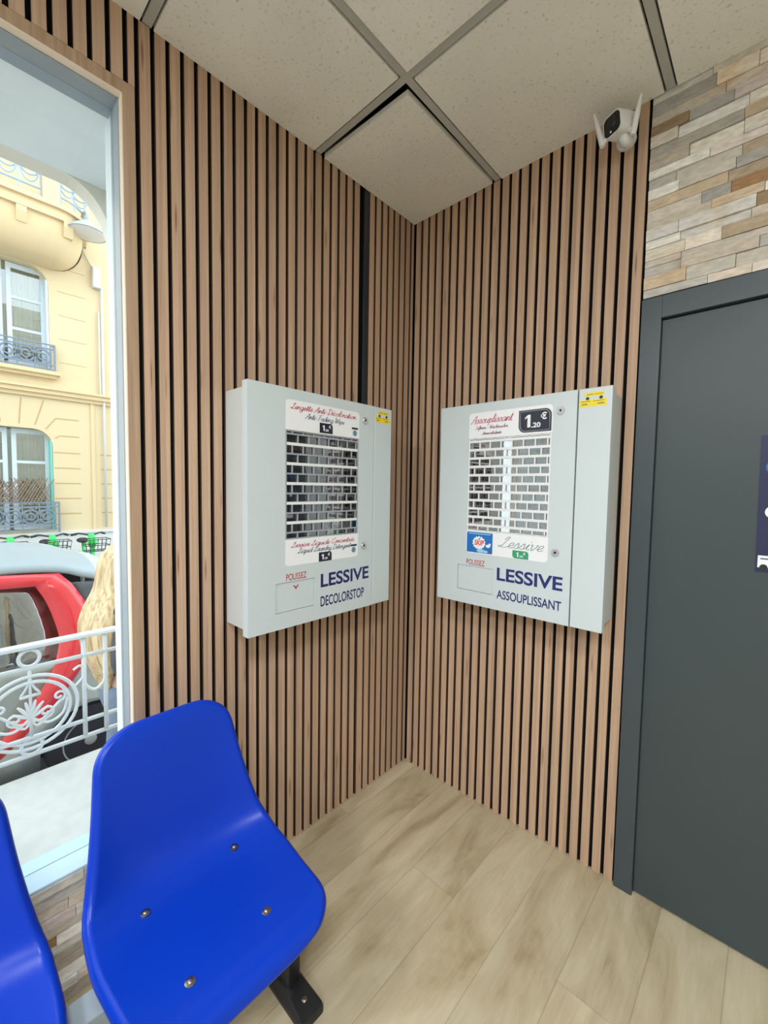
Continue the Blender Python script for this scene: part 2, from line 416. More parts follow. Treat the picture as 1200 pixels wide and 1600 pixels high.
# ------------------------------------------------------------------ lettering
GL = {
 'a': (.50, [[(.42,.44),(.2,.5),(.05,.25),(.15,0),(.3,.08),(.43,.46),(.4,.1),(.47,0),(.54,.1)]]),
 'b': (.42, [[(0,.1),(.2,.7),(.18,1),(.1,.8),(.08,.1),(.2,0),(.34,.15),(.32,.4),(.2,.42),(.44,.42)]]),
 'c': (.37, [[(.34,.42),(.22,.5),(.07,.3),(.1,.05),(.22,0),(.38,.1)]]),
 'd': (.52, [[(.42,.42),(.2,.5),(.05,.25),(.15,0),(.32,.1),(.46,1),(.42,.1),(.5,0),(.56,.1)]]),
 'e': (.38, [[(0,.12),(.25,.25),(.3,.42),(.2,.5),(.08,.35),(.08,.12),(.2,0),(.4,.12)]]),
 'f': (.30, [[(0,.1),(.2,.6),(.28,.95),(.2,1),(.14,.7),(.1,-.3),(.16,-.4),(.2,-.2),(.12,.02),(.32,.1)]]),
 'g': (.50, [[(.42,.44),(.2,.5),(.05,.25),(.18,0),(.38,.2),(.43,.5),(.38,-.3),(.2,-.4),(.12,-.25),(.52,.1)]]),
 'h': (.48, [[(0,.1),(.2,.7),(.2,1),(.12,.9),(.1,0),(.16,.35),(.28,.5),(.36,.38),(.35,.1),(.42,0),(.5,.1)]]),
 'i': (.26, [[(0,.1),(.12,.5),(.1,.1),(.18,0),(.28,.1)], [(.15,.68),(.18,.75)]]),
 'l': (.27, [[(0,.1),(.2,.6),(.22,.95),(.14,1),(.1,.7),(.1,.15),(.18,0),(.28,.1)]]),
 'm': (.72, [[(0,.1),(.1,.5),(.1,0),(.15,.32),(.26,.5),(.33,.4),(.33,0),(.38,.32),(.5,.5),(.58,.4),(.57,.1),(.65,0),(.74,.1)]]),
 'n': (.48, [[(0,.1),(.1,.5),(.1,0),(.15,.3),(.28,.5),(.36,.4),(.35,.1),(.42,0),(.5,.1)]]),
 'o': (.44, [[(.25,.5),(.08,.35),(.08,.1),(.22,0),(.38,.15),(.36,.4),(.22,.5),(.3,.42),(.46,.44)]]),
 'p': (.46, [[(0,.2),(.12,.5),(.08,-.4)], [(.1,.3),(.25,.5),(.38,.35),(.32,.08),(.2,0),(.1,.08)], [(.2,0),(.48,.1)]]),
 'q': (.50, [[(.42,.44),(.2,.5),(.05,.25),(.18,0),(.38,.2),(.43,.5),(.36,-.4),(.44,-.2),(.52,.1)]]),
 'r': (.36, [[(0,.1),(.1,.52),(.13,.42),(.25,.44),(.24,.1),(.3,0),(.38,.1)]]),
 's': (.36, [[(0,.1),(.18,.52),(.26,.3),(.28,.1),(.16,0),(.06,.05)], [(.16,0),(.38,.1)]]),
 't': (.28, [[(0,.1),(.15,.9),(.12,.1),(.2,0),(.3,.1)], [(0,.62),(.28,.64)]]),
 'u': (.48, [[(0,.4),(.06,.5),(.06,.12),(.16,0),(.32,.15),(.36,.5),(.36,.1),(.43,0),(.5,.1)]]),
 'v': (.42, [[(0,.4),(.06,.5),(.12,.1),(.18,0),(.34,.3),(.34,.5),(.44,.42)]]),
 'w': (.58, [[(0,.4),(.05,.5),(.08,.1),(.16,0),(.26,.2),(.28,.5),(.3,.1),(.38,0),(.52,.25),(.5,.5),(.6,.42)]]),
 'y': (.48, [[(0,.4),(.06,.5),(.06,.12),(.16,0),(.32,.15),(.37,.5),(.32,-.3),(.16,-.4),(.1,-.25),(.5,.1)]]),
 'A': (.66, [[(-.05,.08),(.08,.05),(.5,1),(.52,0),(.62,.08)], [(.12,.4),(.62,.46)]]),
 'C': (.58, [[(.55,.8),(.45,1),(.15,.8),(.05,.3),(.25,0),(.58,.15)]]),
 'D': (.68, [[(.22,.95),(.15,0),(.04,.06),(.3,0),(.6,.3),(.55,.8),(.25,1),(0,.85)]]),
 'F': (.56, [[(0,.9),(.65,1)], [(.32,.95),(.22,.1),(.05,0)], [(.12,.5),(.48,.55)]]),
 'L': (.60, [[(.22,.70),(.30,.92),(.40,1),(.44,.9),(.34,.55),(.22,.14),(.10,.02),(.02,.10),(.12,.15),(.3,.02),(.48,.02),(.62,.12)]]),
 'S': (.50, [[(.5,.85),(.35,1),(.15,.8),(.35,.45),(.35,.1),(.15,0),(0,.15)]]),
 'W': (.74, [[(0,.85),(.1,1),(.15,0),(.4,.8),(.45,0),(.75,1)]]),
 '-': (.36, [[(.05,.3),(.3,.32)]]), ' ': (.28, []), ':': (.2, [[(.1,.05),(.11,.1)], [(.12,.4),(.13,.45)]]),
}
GL['é'] = (.38, GL['e'][1] + [[(.2,.64),(.34,.82)]])

def script_text(name, txt, u0, v0, u1, size, w, mat, parent, y, slant=.32):
    """joined-up handwriting as a thin inked ribbon, fitted between u0 and u1"""
    x = 0; S = []
    for ch in txt:
        adv, st = GL[ch]
        for q in st: S.append([(x + a + b*slant, b) for a, b in q])
        x += adv
    k = (u1 - u0) / (x + .2)
    mb = MB()
    for j, q in enumerate(S):
        P = catmull([(a*k, 0, b*size) for a, b in q], 5)
        yy = y - .00002 * (j % 5)
        L_, R_ = [], []
        for i, p in enumerate(P):
            t = P[min(i+1, len(P)-1)] - P[max(i-1, 0)]
            if t.length < 1e-9: t = Vector((1, 0, 0))
            t.normalize(); n = Vector((-t.z, 0, t.x)) * w * (.7 + .5*abs(t.z))
            L_.append(mb.bm.verts.new((u0 + p.x + n.x, yy, v0 + p.z + n.z)))
            R_.append(mb.bm.verts.new((u0 + p.x - n.x, yy, v0 + p.z - n.z)))
        for i in range(len(P) - 1):
            mb.bm.faces.new((L_[i], L_[i+1], R_[i+1], R_[i]))
    o = mb.build(name, mat, parent)
    return o

def sans_text(name, txt, u0, v0, u1, cap, mat, parent, y, bold=0.0, shear=0):
    """upright sans lettering: a text curve turned to mesh and fitted to its box"""
    cu = bpy.data.curves.new(name, 'FONT'); cu.body = txt; cu.size = 1; cu.offset = bold; cu.shear = shear; cu.extrude = 0
    to = bpy.data.objects.new(name, cu); C.objects.link(to)
    bpy.context.view_layer.update()
    me = bpy.data.meshes.new_from_object(to.evaluated_get(bpy.context.evaluated_depsgraph_get()))
    bpy.data.objects.remove(to); bpy.data.curves.remove(cu)
    xs = [v.co.x for v in me.vertices]; ys = [v.co.y for v in me.vertices]
    kx = (u1 - u0) / (max(xs) - min(xs)); ky = cap / (max(ys) - min(ys)); mx, my = min(xs), min(ys)
    for v in me.vertices:
        v.co = Vector((u0 + (v.co.x - mx)*kx, y, v0 + (v.co.y - my)*ky))
    me.name = name
    me.materials.append(mat)
    o = bpy.data.objects.new(name, me); C.objects.link(o); o.parent = parent
    return o

# ------------------------------------------------------------------ setting: floor, walls, ceiling
mb = MB(); mb.box((-.022, RY, -.12), (RX, .05, 0)); mb.build('floor', FLOOR, kind='structure')

# left wall masonry with the deep window opening
mb = MB()
for (xa, xb, y0, y1) in ((-.155, -.022, WY0, WY1), (-.475, -.155, OY0, OY1 + .02)):
    mb.box((xa, RY, STREET), (xb, y0, 3.4))
    mb.box((xa, y1, STREET), (xb, .4, 3.4))
    mb.box((xa, y0, STREET), (xb, y1, WZ0 - .06))
    mb.box((xa, y0, WZ1), (xb, y1, 3.4))
wall_left = mb.build('wall_left', REVEAL, kind='structure')
# plastered bare part of the wall further along, behind the photographer
mb = MB(); mb.box((-.022, RY, 0), (-.004, -3.2, H)); o = mb.build('plaster', WHITE, wall_left)

# slat cladding on the left wall (oak slats on black felt)
mb = MB()
def slat(a, b, ax=0):
    """one slat: oak veneer on its face, dark stained sides"""
    for f in mb.box(a, b):
        n = f.calc_center_median()
        v = [abs(q.co[1 - ax] - f.verts[0].co[1 - ax]) for q in f.verts]
        if max(v) < 1e-6: f.material_index = 2
mb.box((-.022, WY1 + .032, 0), (-.012, .012, H + .03), 1)
mb.box((-.022, -3.2, WZ1 + .036), (-.012, WY1 + .032, H + .03), 1)
gl = [-.359 - .0407*k for k in range(22)]
edges = []
for a, b in zip(gl, gl[1:]): edges.append((a - .006, b + .006))
gc = [-.2682 + .0407*k for k in range(7)]
for a, b in zip(gc, gc[1:]): edges.append((a + .006, b - .006))
edges += [(gc[-1] + .006, -.001), (gc[0] - .006, gc[0] - .0347)]
slat((-.0125, -.3475, .001), (0, -.3140, 1.04))
for a, b in edges: slat((-.0125, a, .001), (0, b, H - .002))
ya = gl[-1] - .006
slat((-.0125, ya, WZ1 + .0375), (0, -1.2357, H - .002))
y = -1.2477
while y > -3.19:
    slat((-.0125, y, WZ1 + .0375), (0, max(y - .0287, -3.2), H - .002)); y -= .0407
y = WY0 - .034 - .006
while y > -3.19:
    y2 = max(y - .0287, -3.2)
    slat((-.0125, y, .001), (0, y2, WZ1 + .0365)); y -= .0407
mb.box((-.022, -3.2, 0), (-.012, WY0 - .034, WZ1 + .036), 1)
mb.build('slat_cladding', [SLAT_L, FELT, SIDEM], wall_left)

# oak casing round the window
mb = MB()
mb.box((-.0215, WY1 + .003, .349), (0.001, WY1 + .0335, WZ1 + .036))
mb.box((-.0215, WY0 - .0335, .349), (0.001, WY0 - .003, WZ1 + .036))
mb.box((-.0215, WY0 - .003, WZ1 + .003), (0.001, WY1 + .003, WZ1 + .036))
trim = mb.build('trim_1', TRIM_W, kind='structure')
mb = MB()
mb.box((-.0215, WY1, .357), (0.0015, WY1 + .003, WZ1 + .003)); mb.box((-.0215, WY0 - .003, .357), (0.0015, WY0, WZ1 + .003))
mb.box((-.0215, WY0, WZ1), (0.0015, WY1, WZ1 + .003))
mb.build('pale_edge', TRIM_E, trim)

# right wall
mb = MB()
mb.box((-.4, .022, STREET), (1.0, .2, 3.4)); mb.box((1.0, .022, 2.0), (2.1, .2, 3.4)); mb.box((2.1, .022, STREET), (RX, .2, 3.4)); mb.box((1.0, .19, STREET), (2.1, .2, 3.4))
wall_right = mb.build('wall_right', WHITE, kind='structure')
mb = MB(); mb.box((2.2, .004, 0), (RX, .022, H)); mb.build('plaster', WHITE, wall_right)
mb = MB()
mb.box((-.0115, .012, 0), (.990, .022, H + .03), 1)
gr = [.0081 + .0409*k for k in range(24)]
for a, b in zip(gr, gr[1:]): slat((a + .006, 0, .001), (b - .006, .0125, H - .002), 1)
slat((gr[-1] + .006, 0, .001), (.9835, .0125, H - .002), 1)
mb.build('slat_cladding', [SLAT_R, FELT, SIDEM], wall_right)

def stone_field(rows, plane, face, name, parent, seed):
    """stacked split stone strips: rows=(z0,z1,a0,a1); plane maps (along, depth, z) to world"""
    rnd = random.Random(seed)
    pal = [(.80,.77,.72),(.83,.81,.76),(.73,.71,.67),(.86,.85,.82),(.90,.89,.87),(.70,.69,.67),(.75,.71,.65),(.76,.69,.59),(.82,.77,.71),(.77,.76,.74),(.86,.82,.77),(.84,.79,.77)]
    rust = [(.64,.50,.36),(.60,.51,.40),(.70,.57,.42)]
    bm = bmesh.new(); lay = bm.loops.layers.color.new('stone')
    z0, z1, a0, a1 = rows
    z = z0
    while z < z1 - .004:
        h = rnd.choice((.022, .026, .032, .036, .040)); zt = min(z + h, z1)
        a = a0
        while a < a1 - .004:
            Ln = rnd.uniform(.07, .24); ae = min(a + Ln, a1)
            if a1 - ae < .05: ae = a1
            c = Vector(rnd.choice(rust) if rnd.random() < .06 else rnd.choice(pal)) * rnd.uniform(.92, 1.1)
            d = rnd.uniform(-.004, .007)
            P = [(a+.0006, z+.0006), (ae-.0006, z+.0006), (ae-.0006, zt-.0006), (a+.0006, zt-.0006)]
            fr, bk = [], []
            for (s, t) in P:
                fr.append(bm.verts.new(plane(s, face + d + rnd.uniform(-.0015, .0015), t)))
                bk.append(bm.verts.new(plane(s, -.02, t)))
            fs = [bm.faces.new(fr)] + [bm.faces.new((fr[i], fr[(i+1) % 4], bk[(i+1) % 4], bk[i])) for i in range(4)]
            for f in fs:
                for l in f.loops: l[lay] = (*c, 1)
            a = ae
        z = zt
    bmesh.ops.recalc_face_normals(bm, faces=bm.faces)
    me = bpy.data.meshes.new(name); bm.to_mesh(me); bm.free(); me.materials.append(STONE)
    o = bpy.data.objects.new(name, me); C.objects.link(o); o.parent = parent
    return o
stone_field((2.052, H + .01, .991, 2.2), lambda a, d, z: (a, -d + .002, z), .0, 'stone_cladding', wall_right, 3)
stone_field((0.0, .349, 1.2195 - 2.45, 1.2195 - 1.2195), lambda a, d, z: (d - .002, a - 1.2195, z), .0, 'stone_cladding', wall_left, 11)
stone_field((0.0, 2.06, 2.115, 2.2), lambda a, d, z: (a, -d + .002, z), .0, 'stone_cladding', wall_right, 5)

# the two walls behind the photographer
mb = MB(); mb.box((-.475, RY - .15, STREET), (RX + .15, RY, 3.4)); mb.build('wall_back', WHITE, kind='structure')
mb = MB(); mb.box((RX, RY, STREET), (RX + .15, .2, 3.4)); mb.build('wall_far', WHITE, kind='structure')

# ceiling: lay-in grid with drop-edge tiles
TA, TB, TP, TWD = .5869, .4402, .6, .024
xs = [TB + TP*k for k in range(9)]; ys = [-TA - TP*k for k in range(10)]
mb = MB()
mb.box((-.475, RY, 2.95), (RX, .2, 3.0), 2)
for x in xs: mb.box((x - TWD/2, RY, H), (x + TWD/2, 0, H + .03), 1)
for y in ys: mb.box((-.0, y - TWD/2, H - .0003), (RX, y + TWD/2, H + .03), 1)
gx = [0.0] + xs + [RX]; gy = [0.0] + ys + [RY]
g = TWD/2 + .006
PC = [(int((px - TB) // TP), int((-py - TA) // TP)) for px, py in PANELS]
for i in range(len(gx) - 1):
    for j in range(len(gy) - 1):
        if i == 0 and j == 0: continue
        if (i - 1, j - 1) in PC: continue
        x0, x1 = gx[i] + (g if i else 0), gx[i+1] - (g if i < len(gx) - 2 else 0)
        y0, y1 = gy[j] - (g if j else 0), gy[j+1] + (g if j < len(gy) - 2 else 0)
        mb.box((x0, y0, H - .008 if (i and j) else H - .003), (x1, y1, H + .014))
ceiling = mb.build('ceiling', [TILE, TEE, PLENUM], kind='structure')
# the undersized corner tile sits crooked, leaving a black gap along the tee
mb = MB()
q = [(.002, -.003), (.002, -.557), (.412, -.545), (.418, -.003)]
mb.prism([(a, b, H + .012) for a, b in q], (0, 0, -.018))
ct = mb.build('ceiling_tile', TILE)
tag(ct, 'small speckled corner ceiling tile with a black gap along its front edge', 'ceiling tile')

# ------------------------------------------------------------------ window
win = thing('window_1', (0, WY1, WZ0), None, None); win['kind'] = 'structure'
O = win.location.copy()
mb = MB()
mb.box((-.09, WY1 - .0025, WZ0), (-.0216, WY1 - .0002, WZ1)); mb.box((-.09, WY0 + .0002, WZ0), (-.0216, WY0 + .0025, WZ1))
mb.box((-.116, WY0 + .0002, WZ1 - .0025), (-.0216, WY1 - .0002, WZ1 - .0002))
mb.build('window_frame', ALU, win, O)
mb = MB(); mb.box((-.125, WY0, WZ0 - .008), (-.001, WY1, WZ0)); mb.build('window_sill', ALU_L, win, O, bevel=.002)
mb = MB(); mb.box((-.074, WY0 + .0025, WZ0), (-.070, WY1 - .0025, WZ1 - .0025)); mb.build('pane', GLASS, win, O)
mb = MB(); mb.box((-.585, OY0 + .001, WZ0 - .075), (-.1255, OY1 + .018, WZ0 - .004)); mb.build('trim_2', GRANITE, bevel=.004, kind='structure')

# ------------------------------------------------------------------ door
d1 = thing('door_1', (.990, 0, 0), None, None); d1['kind'] = 'structure'
O = d1.location.copy()
mb = MB()
mb.box((.9905, -.012, 0), (1.048, .06, 2.045)); mb.box((1.048, -.012, 1.975), (2.052, .06, 2.045)); mb.box((2.052, -.012, 0), (2.11, .06, 2.045))
mb.build('door_frame', FRAME_M, d1, O, bevel=.0015)
mb = MB(); mb.box((1.0485, .006, .010), (2.0515, .05, 1.972)); mb.build('door_leaf', DOORM, d1, O, bevel=.002)
mb = MB()
mb.cyl((1.965, .006, 1.02), (1.965, -.004, 1.02), .026); mb.tube([(1.965, .0, 1.02), (1.965, -.045, 1.02), (1.955, -.052, 1.02), (1.85, -.052, 1.02)], .009, 10)
mb.build('door_handle', CHROME, d1, O, smooth=True, sharp=40)

po = thing('poster', (1.46, .0055, 1.18), 'navy blue notice with pale print taped on the dark grey door', 'poster')
O = po.location.copy()
mb = MB(); mb.prism([(1.314, .0058, 1.184), (1.309, .0058, 1.581), (1.611, .0058, 1.581), (1.616, .0058, 1.184)], (0, -.0012, 0)); mb.build('sheet', POSTER, po, O)
mb = MB(); mb.box((1.3185, .0041, 1.198), (1.43, .0045, 1.233)); mb.build('white_box', LABELW, po, O)
mb = MB(); mb.cyl((1.332, .0041, 1.199), (1.332, .0036, 1.199), .009); mb.build('black_dot', BLACK, po, O)
mb = MB(); mb.box((1.324, .0037, 1.222), (1.40, .0041, 1.226)); mb.build('print_line', SLATE_T, po, O)
mb = MB(); mb.ball((1.345, .0045, 1.36), .018, 16, (1, .04, 1)); mb.build('white_spot', LABELW, po, O)
mb = MB(); mb.ball((1.343, .0045, 1.489), .020, 16, (1, .04, 1)); mb.build('blue_spot', STK_BLUE, po, O)

# ------------------------------------------------------------------ black conduit strip between the slats
mb = MB(); mb.box((-.0118, -.3335, 1.05), (-.002, -.3055, H - .003))
tag(mb.build('cable_trunking', plain('dark_blue_grey_duct', (.018, .024, .032), .4), bevel=.002), 'narrow dark cable duct running down between slats above the left dispenser', 'cable duct')

# ------------------------------------------------------------------ dispensers
def rrect(u0, v0, u1, v1, r, corners=(1, 1, 1, 1), n=6):
    """rounded rectangle, corners order BL BR TR TL"""
    P = []
    for (cx, cy, a0, on, ex, ey) in ((u0+r, v0+r, PI, corners[0], u0, v0), (u1-r, v0+r, 1.5*PI, corners[1], u1, v0), (u1-r, v1-r, 0, corners[2], u1, v1), (u0+r, v1-r, .5*PI, corners[3], u0, v1)):
        if on:
            for k in range(n + 1):
                a = a0 + .5*PI*k/n; P.append((cx + r*math.cos(a), cy + r*math.sin(a)))
        else: P.append((ex, ey))
    return P

def flat(name, pts, y, mat, parent, t=.0004):
    mb = MB(); mb.prism([(u, y, v) for u, v in pts], (0, -t, 0)); return mb.build(name, mat, parent)

def digit_one(u, v, w, h, y, parent):
    mb = MB(); mb.prism([(a, y, b) for a, b in ((u + .45*w, v), (u + w, v), (u + w, v + h), (u + .55*w, v + h), (u, v + .80*h), (u, v + .64*h), (u + .45*w, v + .80*h))], (0, -.0002, 0)); return mb.build('digit', LABELW, parent)
FD = -.162                                  # front face in cabinet coordinates
def price_tag(name, u0, v0, u1, v1, parent, mat, y, lined=False):
    r = (v1 - v0) * .3
    tg = flat(name, rrect(u0, v0, u1, v1, r, (1, 0, 1, 0) if lined else (0, 0, 1, 0)), y, mat, parent)
    w, h = u1 - u0, v1 - v0
    if lined:
        mb = MB(); q = [(u, y - .0007, v) for u, v in rrect(u0 + .05*w, v0 + .06*h, u1 - .05*w, v1 - .06*h, r*.85, (1, 0, 1, 0))]
        mb.tube(q, .0014, 6, closed=True); mb.build('tag_line', GREYL, tg)
    yy = y - .0007
    digit_one(u0 + .20*w, v0 + .22*h, .17*w, .56*h, yy, tg)
    sans_text('cents', ',20', u0 + .40*w, v0 + .16*h, u0 + .68*w, .26*h, LABELW, tg, yy, .03)
    sans_text('euro_sign', '€', u0 + .68*w, v0 + .52*h, u0 + .86*w, .32*h, LABELW, tg, yy, .03)
    return tg

def dispenser(name, loc, rz, label, kind):
    t = thing(name, loc, label, 'dispenser', rz, 'laundry product dispensers')
    # case (narrower than the front it carries), open where the display looks in
    mb = MB()
    mb.box((.013, -.132, .013), (.135, -.0005, .787)); mb.box((.470, -.132, .013), (.642, -.0005, .787))
    mb.box((.135, -.132, .013), (.470, -.0005, .298)); mb.box((.135, -.132, .665), (.470, -.0005, .787))
    mb.box((.135, -.012, .298), (.470, -.0005, .665))
    mb.build('case', CABS, t)
    # main front panel, with the display opening and the push flap opening
    mb = MB()
    a, b = FD, -.132
    mb.box((0, a, 0), (.0995, b, .8))
    mb.box((.0995, a, 0), (.2605, b, .0545)); mb.box((.0995, a, .1555), (.2605, b, .298))
    mb.box((.2605, a, 0), (.549, b, .298))
    mb.box((.0995, a, .298), (.137, b, .8)); mb.box((.468, a, .298), (.549, b, .8))
    mb.box((.137, a, .665), (.468, b, .8))
    bmesh.ops.remove_doubles(mb.bm, verts=mb.bm.verts, dist=1e-5)
    front = mb.build('front_panel', CAB, t)
    mb = MB(); mb.box((.553, a, 0), (.655, b, .8)); mb.build('coin_panel', CAB, t, bevel=.0025)
    # push flap
    mb = MB(); mb.box((.1008, a + .003, .0558), (.2592, b, .1542)); fl = mb.build('push_flap', CAB, t, bevel=.0012)
    if kind == 'left':
        mb = MB(); mb.prism([(.170, a + .0028, .140), (.182, a + .0028, .126), (.194, a + .0028, .140), (.188, a + .0028, .140), (.182, a + .0028, .133), (.176, a + .0028, .140)], (0, -.0004, 0)); mb.build('arrow_mark', RED_T, fl)
    # display: dark box behind, packets on shelves, steel grille, pane
    mb = MB()
    mb.box((.137, -.013, .298), (.468, -.0125, .665)); mb.box((.1375, -.13, .2985), (.139, -.013, .6645)); mb.box((.466, -.13, .2985), (.4675, -.013, .6645))
    mb.box((.139, -.13, .2985), (.466, -.013, .300)); mb.box((.139, -.13, .663), (.466, -.013, .6645))
    dsp = mb.build('display_well', DARKBOX, t)
    mb = MB(); ml = MB()
    rnd = random.Random(5 if kind == 'left' else 9)
    for k in range(6):
        zb = .302 + .0605*k
        u = .145
        while u < .455:
            w = rnd.uniform(.026, .034); (ml if k == 5 and kind == 'left' else mb).box((u, -.125, zb), (min(u + w, .462), -.085, zb + rnd.uniform(.03, .045))); u += w + .007
    mb.build('packets', PACK, dsp)
    if kind == 'left': ml.build('packets', PACK2, dsp)
    else: ml.bm.free()
    mb = MB()
    y0, y1 = FD + .0008, FD + .0045
    rp = .033
    m2 = MB()
    mb.box((.1375, y0, .3), (.1425, y1, .663)); mb.box((.4625, y0, .3), (.4675, y1, .663))
    v = .652; k = 0
    cw = .0446
    tops = []
    while v > .31:
        hb = .0095 if (k % 2 == 1 or kind == 'right') else .0055
        (m2 if k % 2 else mb).box((.1425, y0 - .0005, v - hb/2), (.4625, y1 + .0005, v + hb/2)); tops.append((v, hb)); v -= rp; k += 1
    mb.box((.1425, y0, .300), (.4625, y1, .3035)); mb.box((.1425, y0, .6595), (.4625, y1, .663))
    tops = [(.6625, .001)] + tops + [(.301, .001)]
    for i in range(len(tops) - 1):
        z1_, z0_ = tops[i][0], tops[i+1][0]
        u = .1425 + (cw if i % 2 else cw*.5)
        while u < .46:
            mb.box((u - .0022, y0, z0_), (u + .0022, y1, z1_)); u += cw
    mb.build('security_grille', GRILLE if kind == 'right' else plain('dull_steel_grille', (.33, .355, .385), .32, noise_amt=.05), t)
    m2.build('shelf_edges', GRILLE, t)
    mb = MB(); mb.box((.1372, FD + .0055, .2985), (.4678, FD + .0075, .6645)); mb.build('display_pane', CABGLASS2 if kind == 'right' else CABGLASS, t)
    # white printed surround
    y = FD - .0002
    top = flat('label_sheet', rrect(.137, .664, .4695, .764, .014, (0, 0, 1, 1)), y, LABELW, t)
    bot = flat('label_sheet', rrect(.137, .209, .4695, .2995, .014, (1, 1, 0, 0)), y, LABELW, t)
    tag(top, 'upper white printed sheet'); tag(bot, 'lower white printed sheet')
    yy = y - .0007
    if kind == 'left':
        script_text('heading', 'Lingette Anti-Décoloration', .155, .735, .455, .020, .0010, CRIM_T, top, yy)
        script_text('subheading', 'Anti-Fading Wipe', .215, .709, .395, .019, .0009, SLATE_T, top, yy)
        price_tag('price_tag', .277, .668, .336, .703, top, NAVY, yy)
        script_text('heading', 'Lessive Liquide Concentrée', .158, .271, .452, .018, .0010, CRIM_T, bot, yy)
        script_text('subheading', 'Liquid Laundry Detergent', .185, .249, .432, .018, .0009, SLATE_T, bot, yy)
        price_tag('price_tag', .277, .2095, .336, .243, bot, NAVY, yy)
        for par, cv in ((top, .700), (bot, .254)):
            mb = MB(); mb.prism([(.430, yy, cv - .003), (.462, yy, cv - .003), (.462, yy, cv + .004), (.430, yy, cv + .004)], (0, -.0004, 0)); mb.build('logo_bar', NAVY, par)
            mb = MB(); mb.cyl((.446, yy, cv - .017), (.446, yy - .0004, cv - .017), .0105, 20); lg = mb.build('logo_disc', SLATE_T, par)
            mb = MB(); mb.ring((.446, yy - .0005, cv - .017), .006, .0009, 'y', 16, 6); mb.build('logo_ring', STK_LIGHT, lg)
    else:
        script_text('heading', 'Assouplissant', .146, .722, .325, .030, .0011, CRIM_T, top, yy)
        script_text('subheading', 'Softener - Weichmacher', .165, .699, .306, .013, .0007, plain('plum_script', (.25, .05, .20), .4), top, yy)
        script_text('subheading', 'Ammorbidente', .195, .677, .280, .012, .0007, plain('plum_script', (.25, .05, .20), .4), top, yy)
        price_tag('price_tag', .346, .672, .466, .752, top, NAVY, yy, True)
        script_text('heading', 'Lessive', .276, .246, .462, .042, .0013, TEAL_T, bot, yy, .4)
        tg = flat('price_tag', rrect(.338, .2105, .400, .240, .011, (1, 0, 1, 0)), yy, GREEN_TAG, bot)
        digit_one(.3535, .2165, .0085, .017, yy - .0007, tg)
        sans_text('cents', ',20', .365, .2155, .380, .008, LABELW, tg, yy - .0007, .02)
        sans_text('euro_sign', '€', .379, .2255, .389, .010, LABELW, tg, yy - .0007, .02)
        st = flat('product_sticker', rrect(.141, .213, .255, .294, .004), yy, STK_BLUE, bot)
        mb = MB()
        P = []
        for k in range(28):
            a = 2*PI*k/28; rr = 1.0 if k % 2 else .86
            P.append((.196 + .030*rr*math.cos(a), yy - .0005, .253 + .027*rr*math.sin(a)))
        mb.prism(P, (0, -.0003, 0)); mb.build('splash', LABELW, st)
        mb = MB()
        mb.ball((.236, yy - .0006, .243), .009, 14, (1.1, .03, .7)); mb.ball((.243, yy - .0006, .249), .006, 12, (.8, .03, 1)); mb.build('splash', LABELW, st)
        mb = MB(); mb.ball((.204, yy - .0005, .222), .014, 14, (1.3, .02, .55)); mb.ball((.225, yy - .0005, .220), .009, 12, (1.2, .02, .6)); mb.build('bubbles', STK_LIGHT, st)
        mb = MB(); mb.prism([(.150, yy - .0005, .2865), (.246, yy - .0005, .2865), (.246, yy - .0005, .2895), (.150, yy - .0005, .2895)], (0, -.0003, 0)); mb.build('top_line', STK_LIGHT, st)
        sans_text('lettering', 'SKIP', .176, .243, .219, .021, plain('bright_red_lettering', (.72, .02, .03), .4), st, yy - .0012, .03, .15)
        mb = MB(); mb.prism([(.190, yy - .0012, .2655), (.199, yy - .0012, .2655), (.203, yy - .0012, .273), (.200, yy - .0012, .273)], (0, -.0003, 0)); mb.build('green_mark', GREEN_TAG, st)
        mb = MB(); mb.prism([(.243, yy - .0005, .215), (.253, yy - .0005, .215), (.253, yy - .0005, .226), (.243, yy - .0005, .226)], (0, -.0003, 0)); mb.build('corner_mark', SLATE_T, st)
    # lettering on the steel front
    ty = FD - .0004
    big = plain('navy_lettering_big', (.012, .022, .15), .4) if kind == 'right' else BLUE_T
    if kind == 'left':
        sans_text('lettering', 'LESSIVE', .287, .114, .530, .050, big, t, ty, .025)
        sans_text('lettering', 'DECOLORSTOP', .287, .0435, .505, .038, BLUE_T, t, ty, .015)
    else:
        sans_text('lettering', 'LESSIVE', .277, .116, .525, .050, big, t, ty, .025)
        sans_text('lettering', 'ASSOUPLISSANT', .279, .046, .523, .034, BLUE_T, t, ty, .015)
    o = sans_text('lettering', 'POUSSEZ', .1405, .1605, .2235, .0225, RED_T, t, ty, .006); tag(o, 'red lettering')
    # locks
    for v in (.737, .249):
        mb = MB(); mb.lathe([(.0135, 0), (.0135, -.004), (.0115, -.007), (.0, -.007)][:3], (.497, FD, v), 'y', 28)
        lk = mb.build('lock', CHROME, t, smooth=True, sharp=35)
        mb = MB(); mb.lathe([(.0045, 0), (.0045, -.0004)], (.497, FD - .0071, v), 'y', 16); mb.box((.4962, FD - .0078, v - .0042), (.4978, FD - .0073, v + .0042)); mb.build('keyhole', BLACK, lk)
    # yellow coin instruction sticker with its two holes
    mb = MB(); mb.box((.572, FD - .0004, .7725), (.632, FD, .785)); mb.box((.557, FD - .0004, .740), (.640, FD, .762)); sk = mb.build('instruction_sticker', YELLOW, t)
    for u in (.581, .622):
        mb = MB(); mb.cyl((u, FD, .766), (u, FD - .0012, .766), .0052, 18); mb.build('screw', BLACK, t, smooth=True, sharp=40)
    mb = MB()
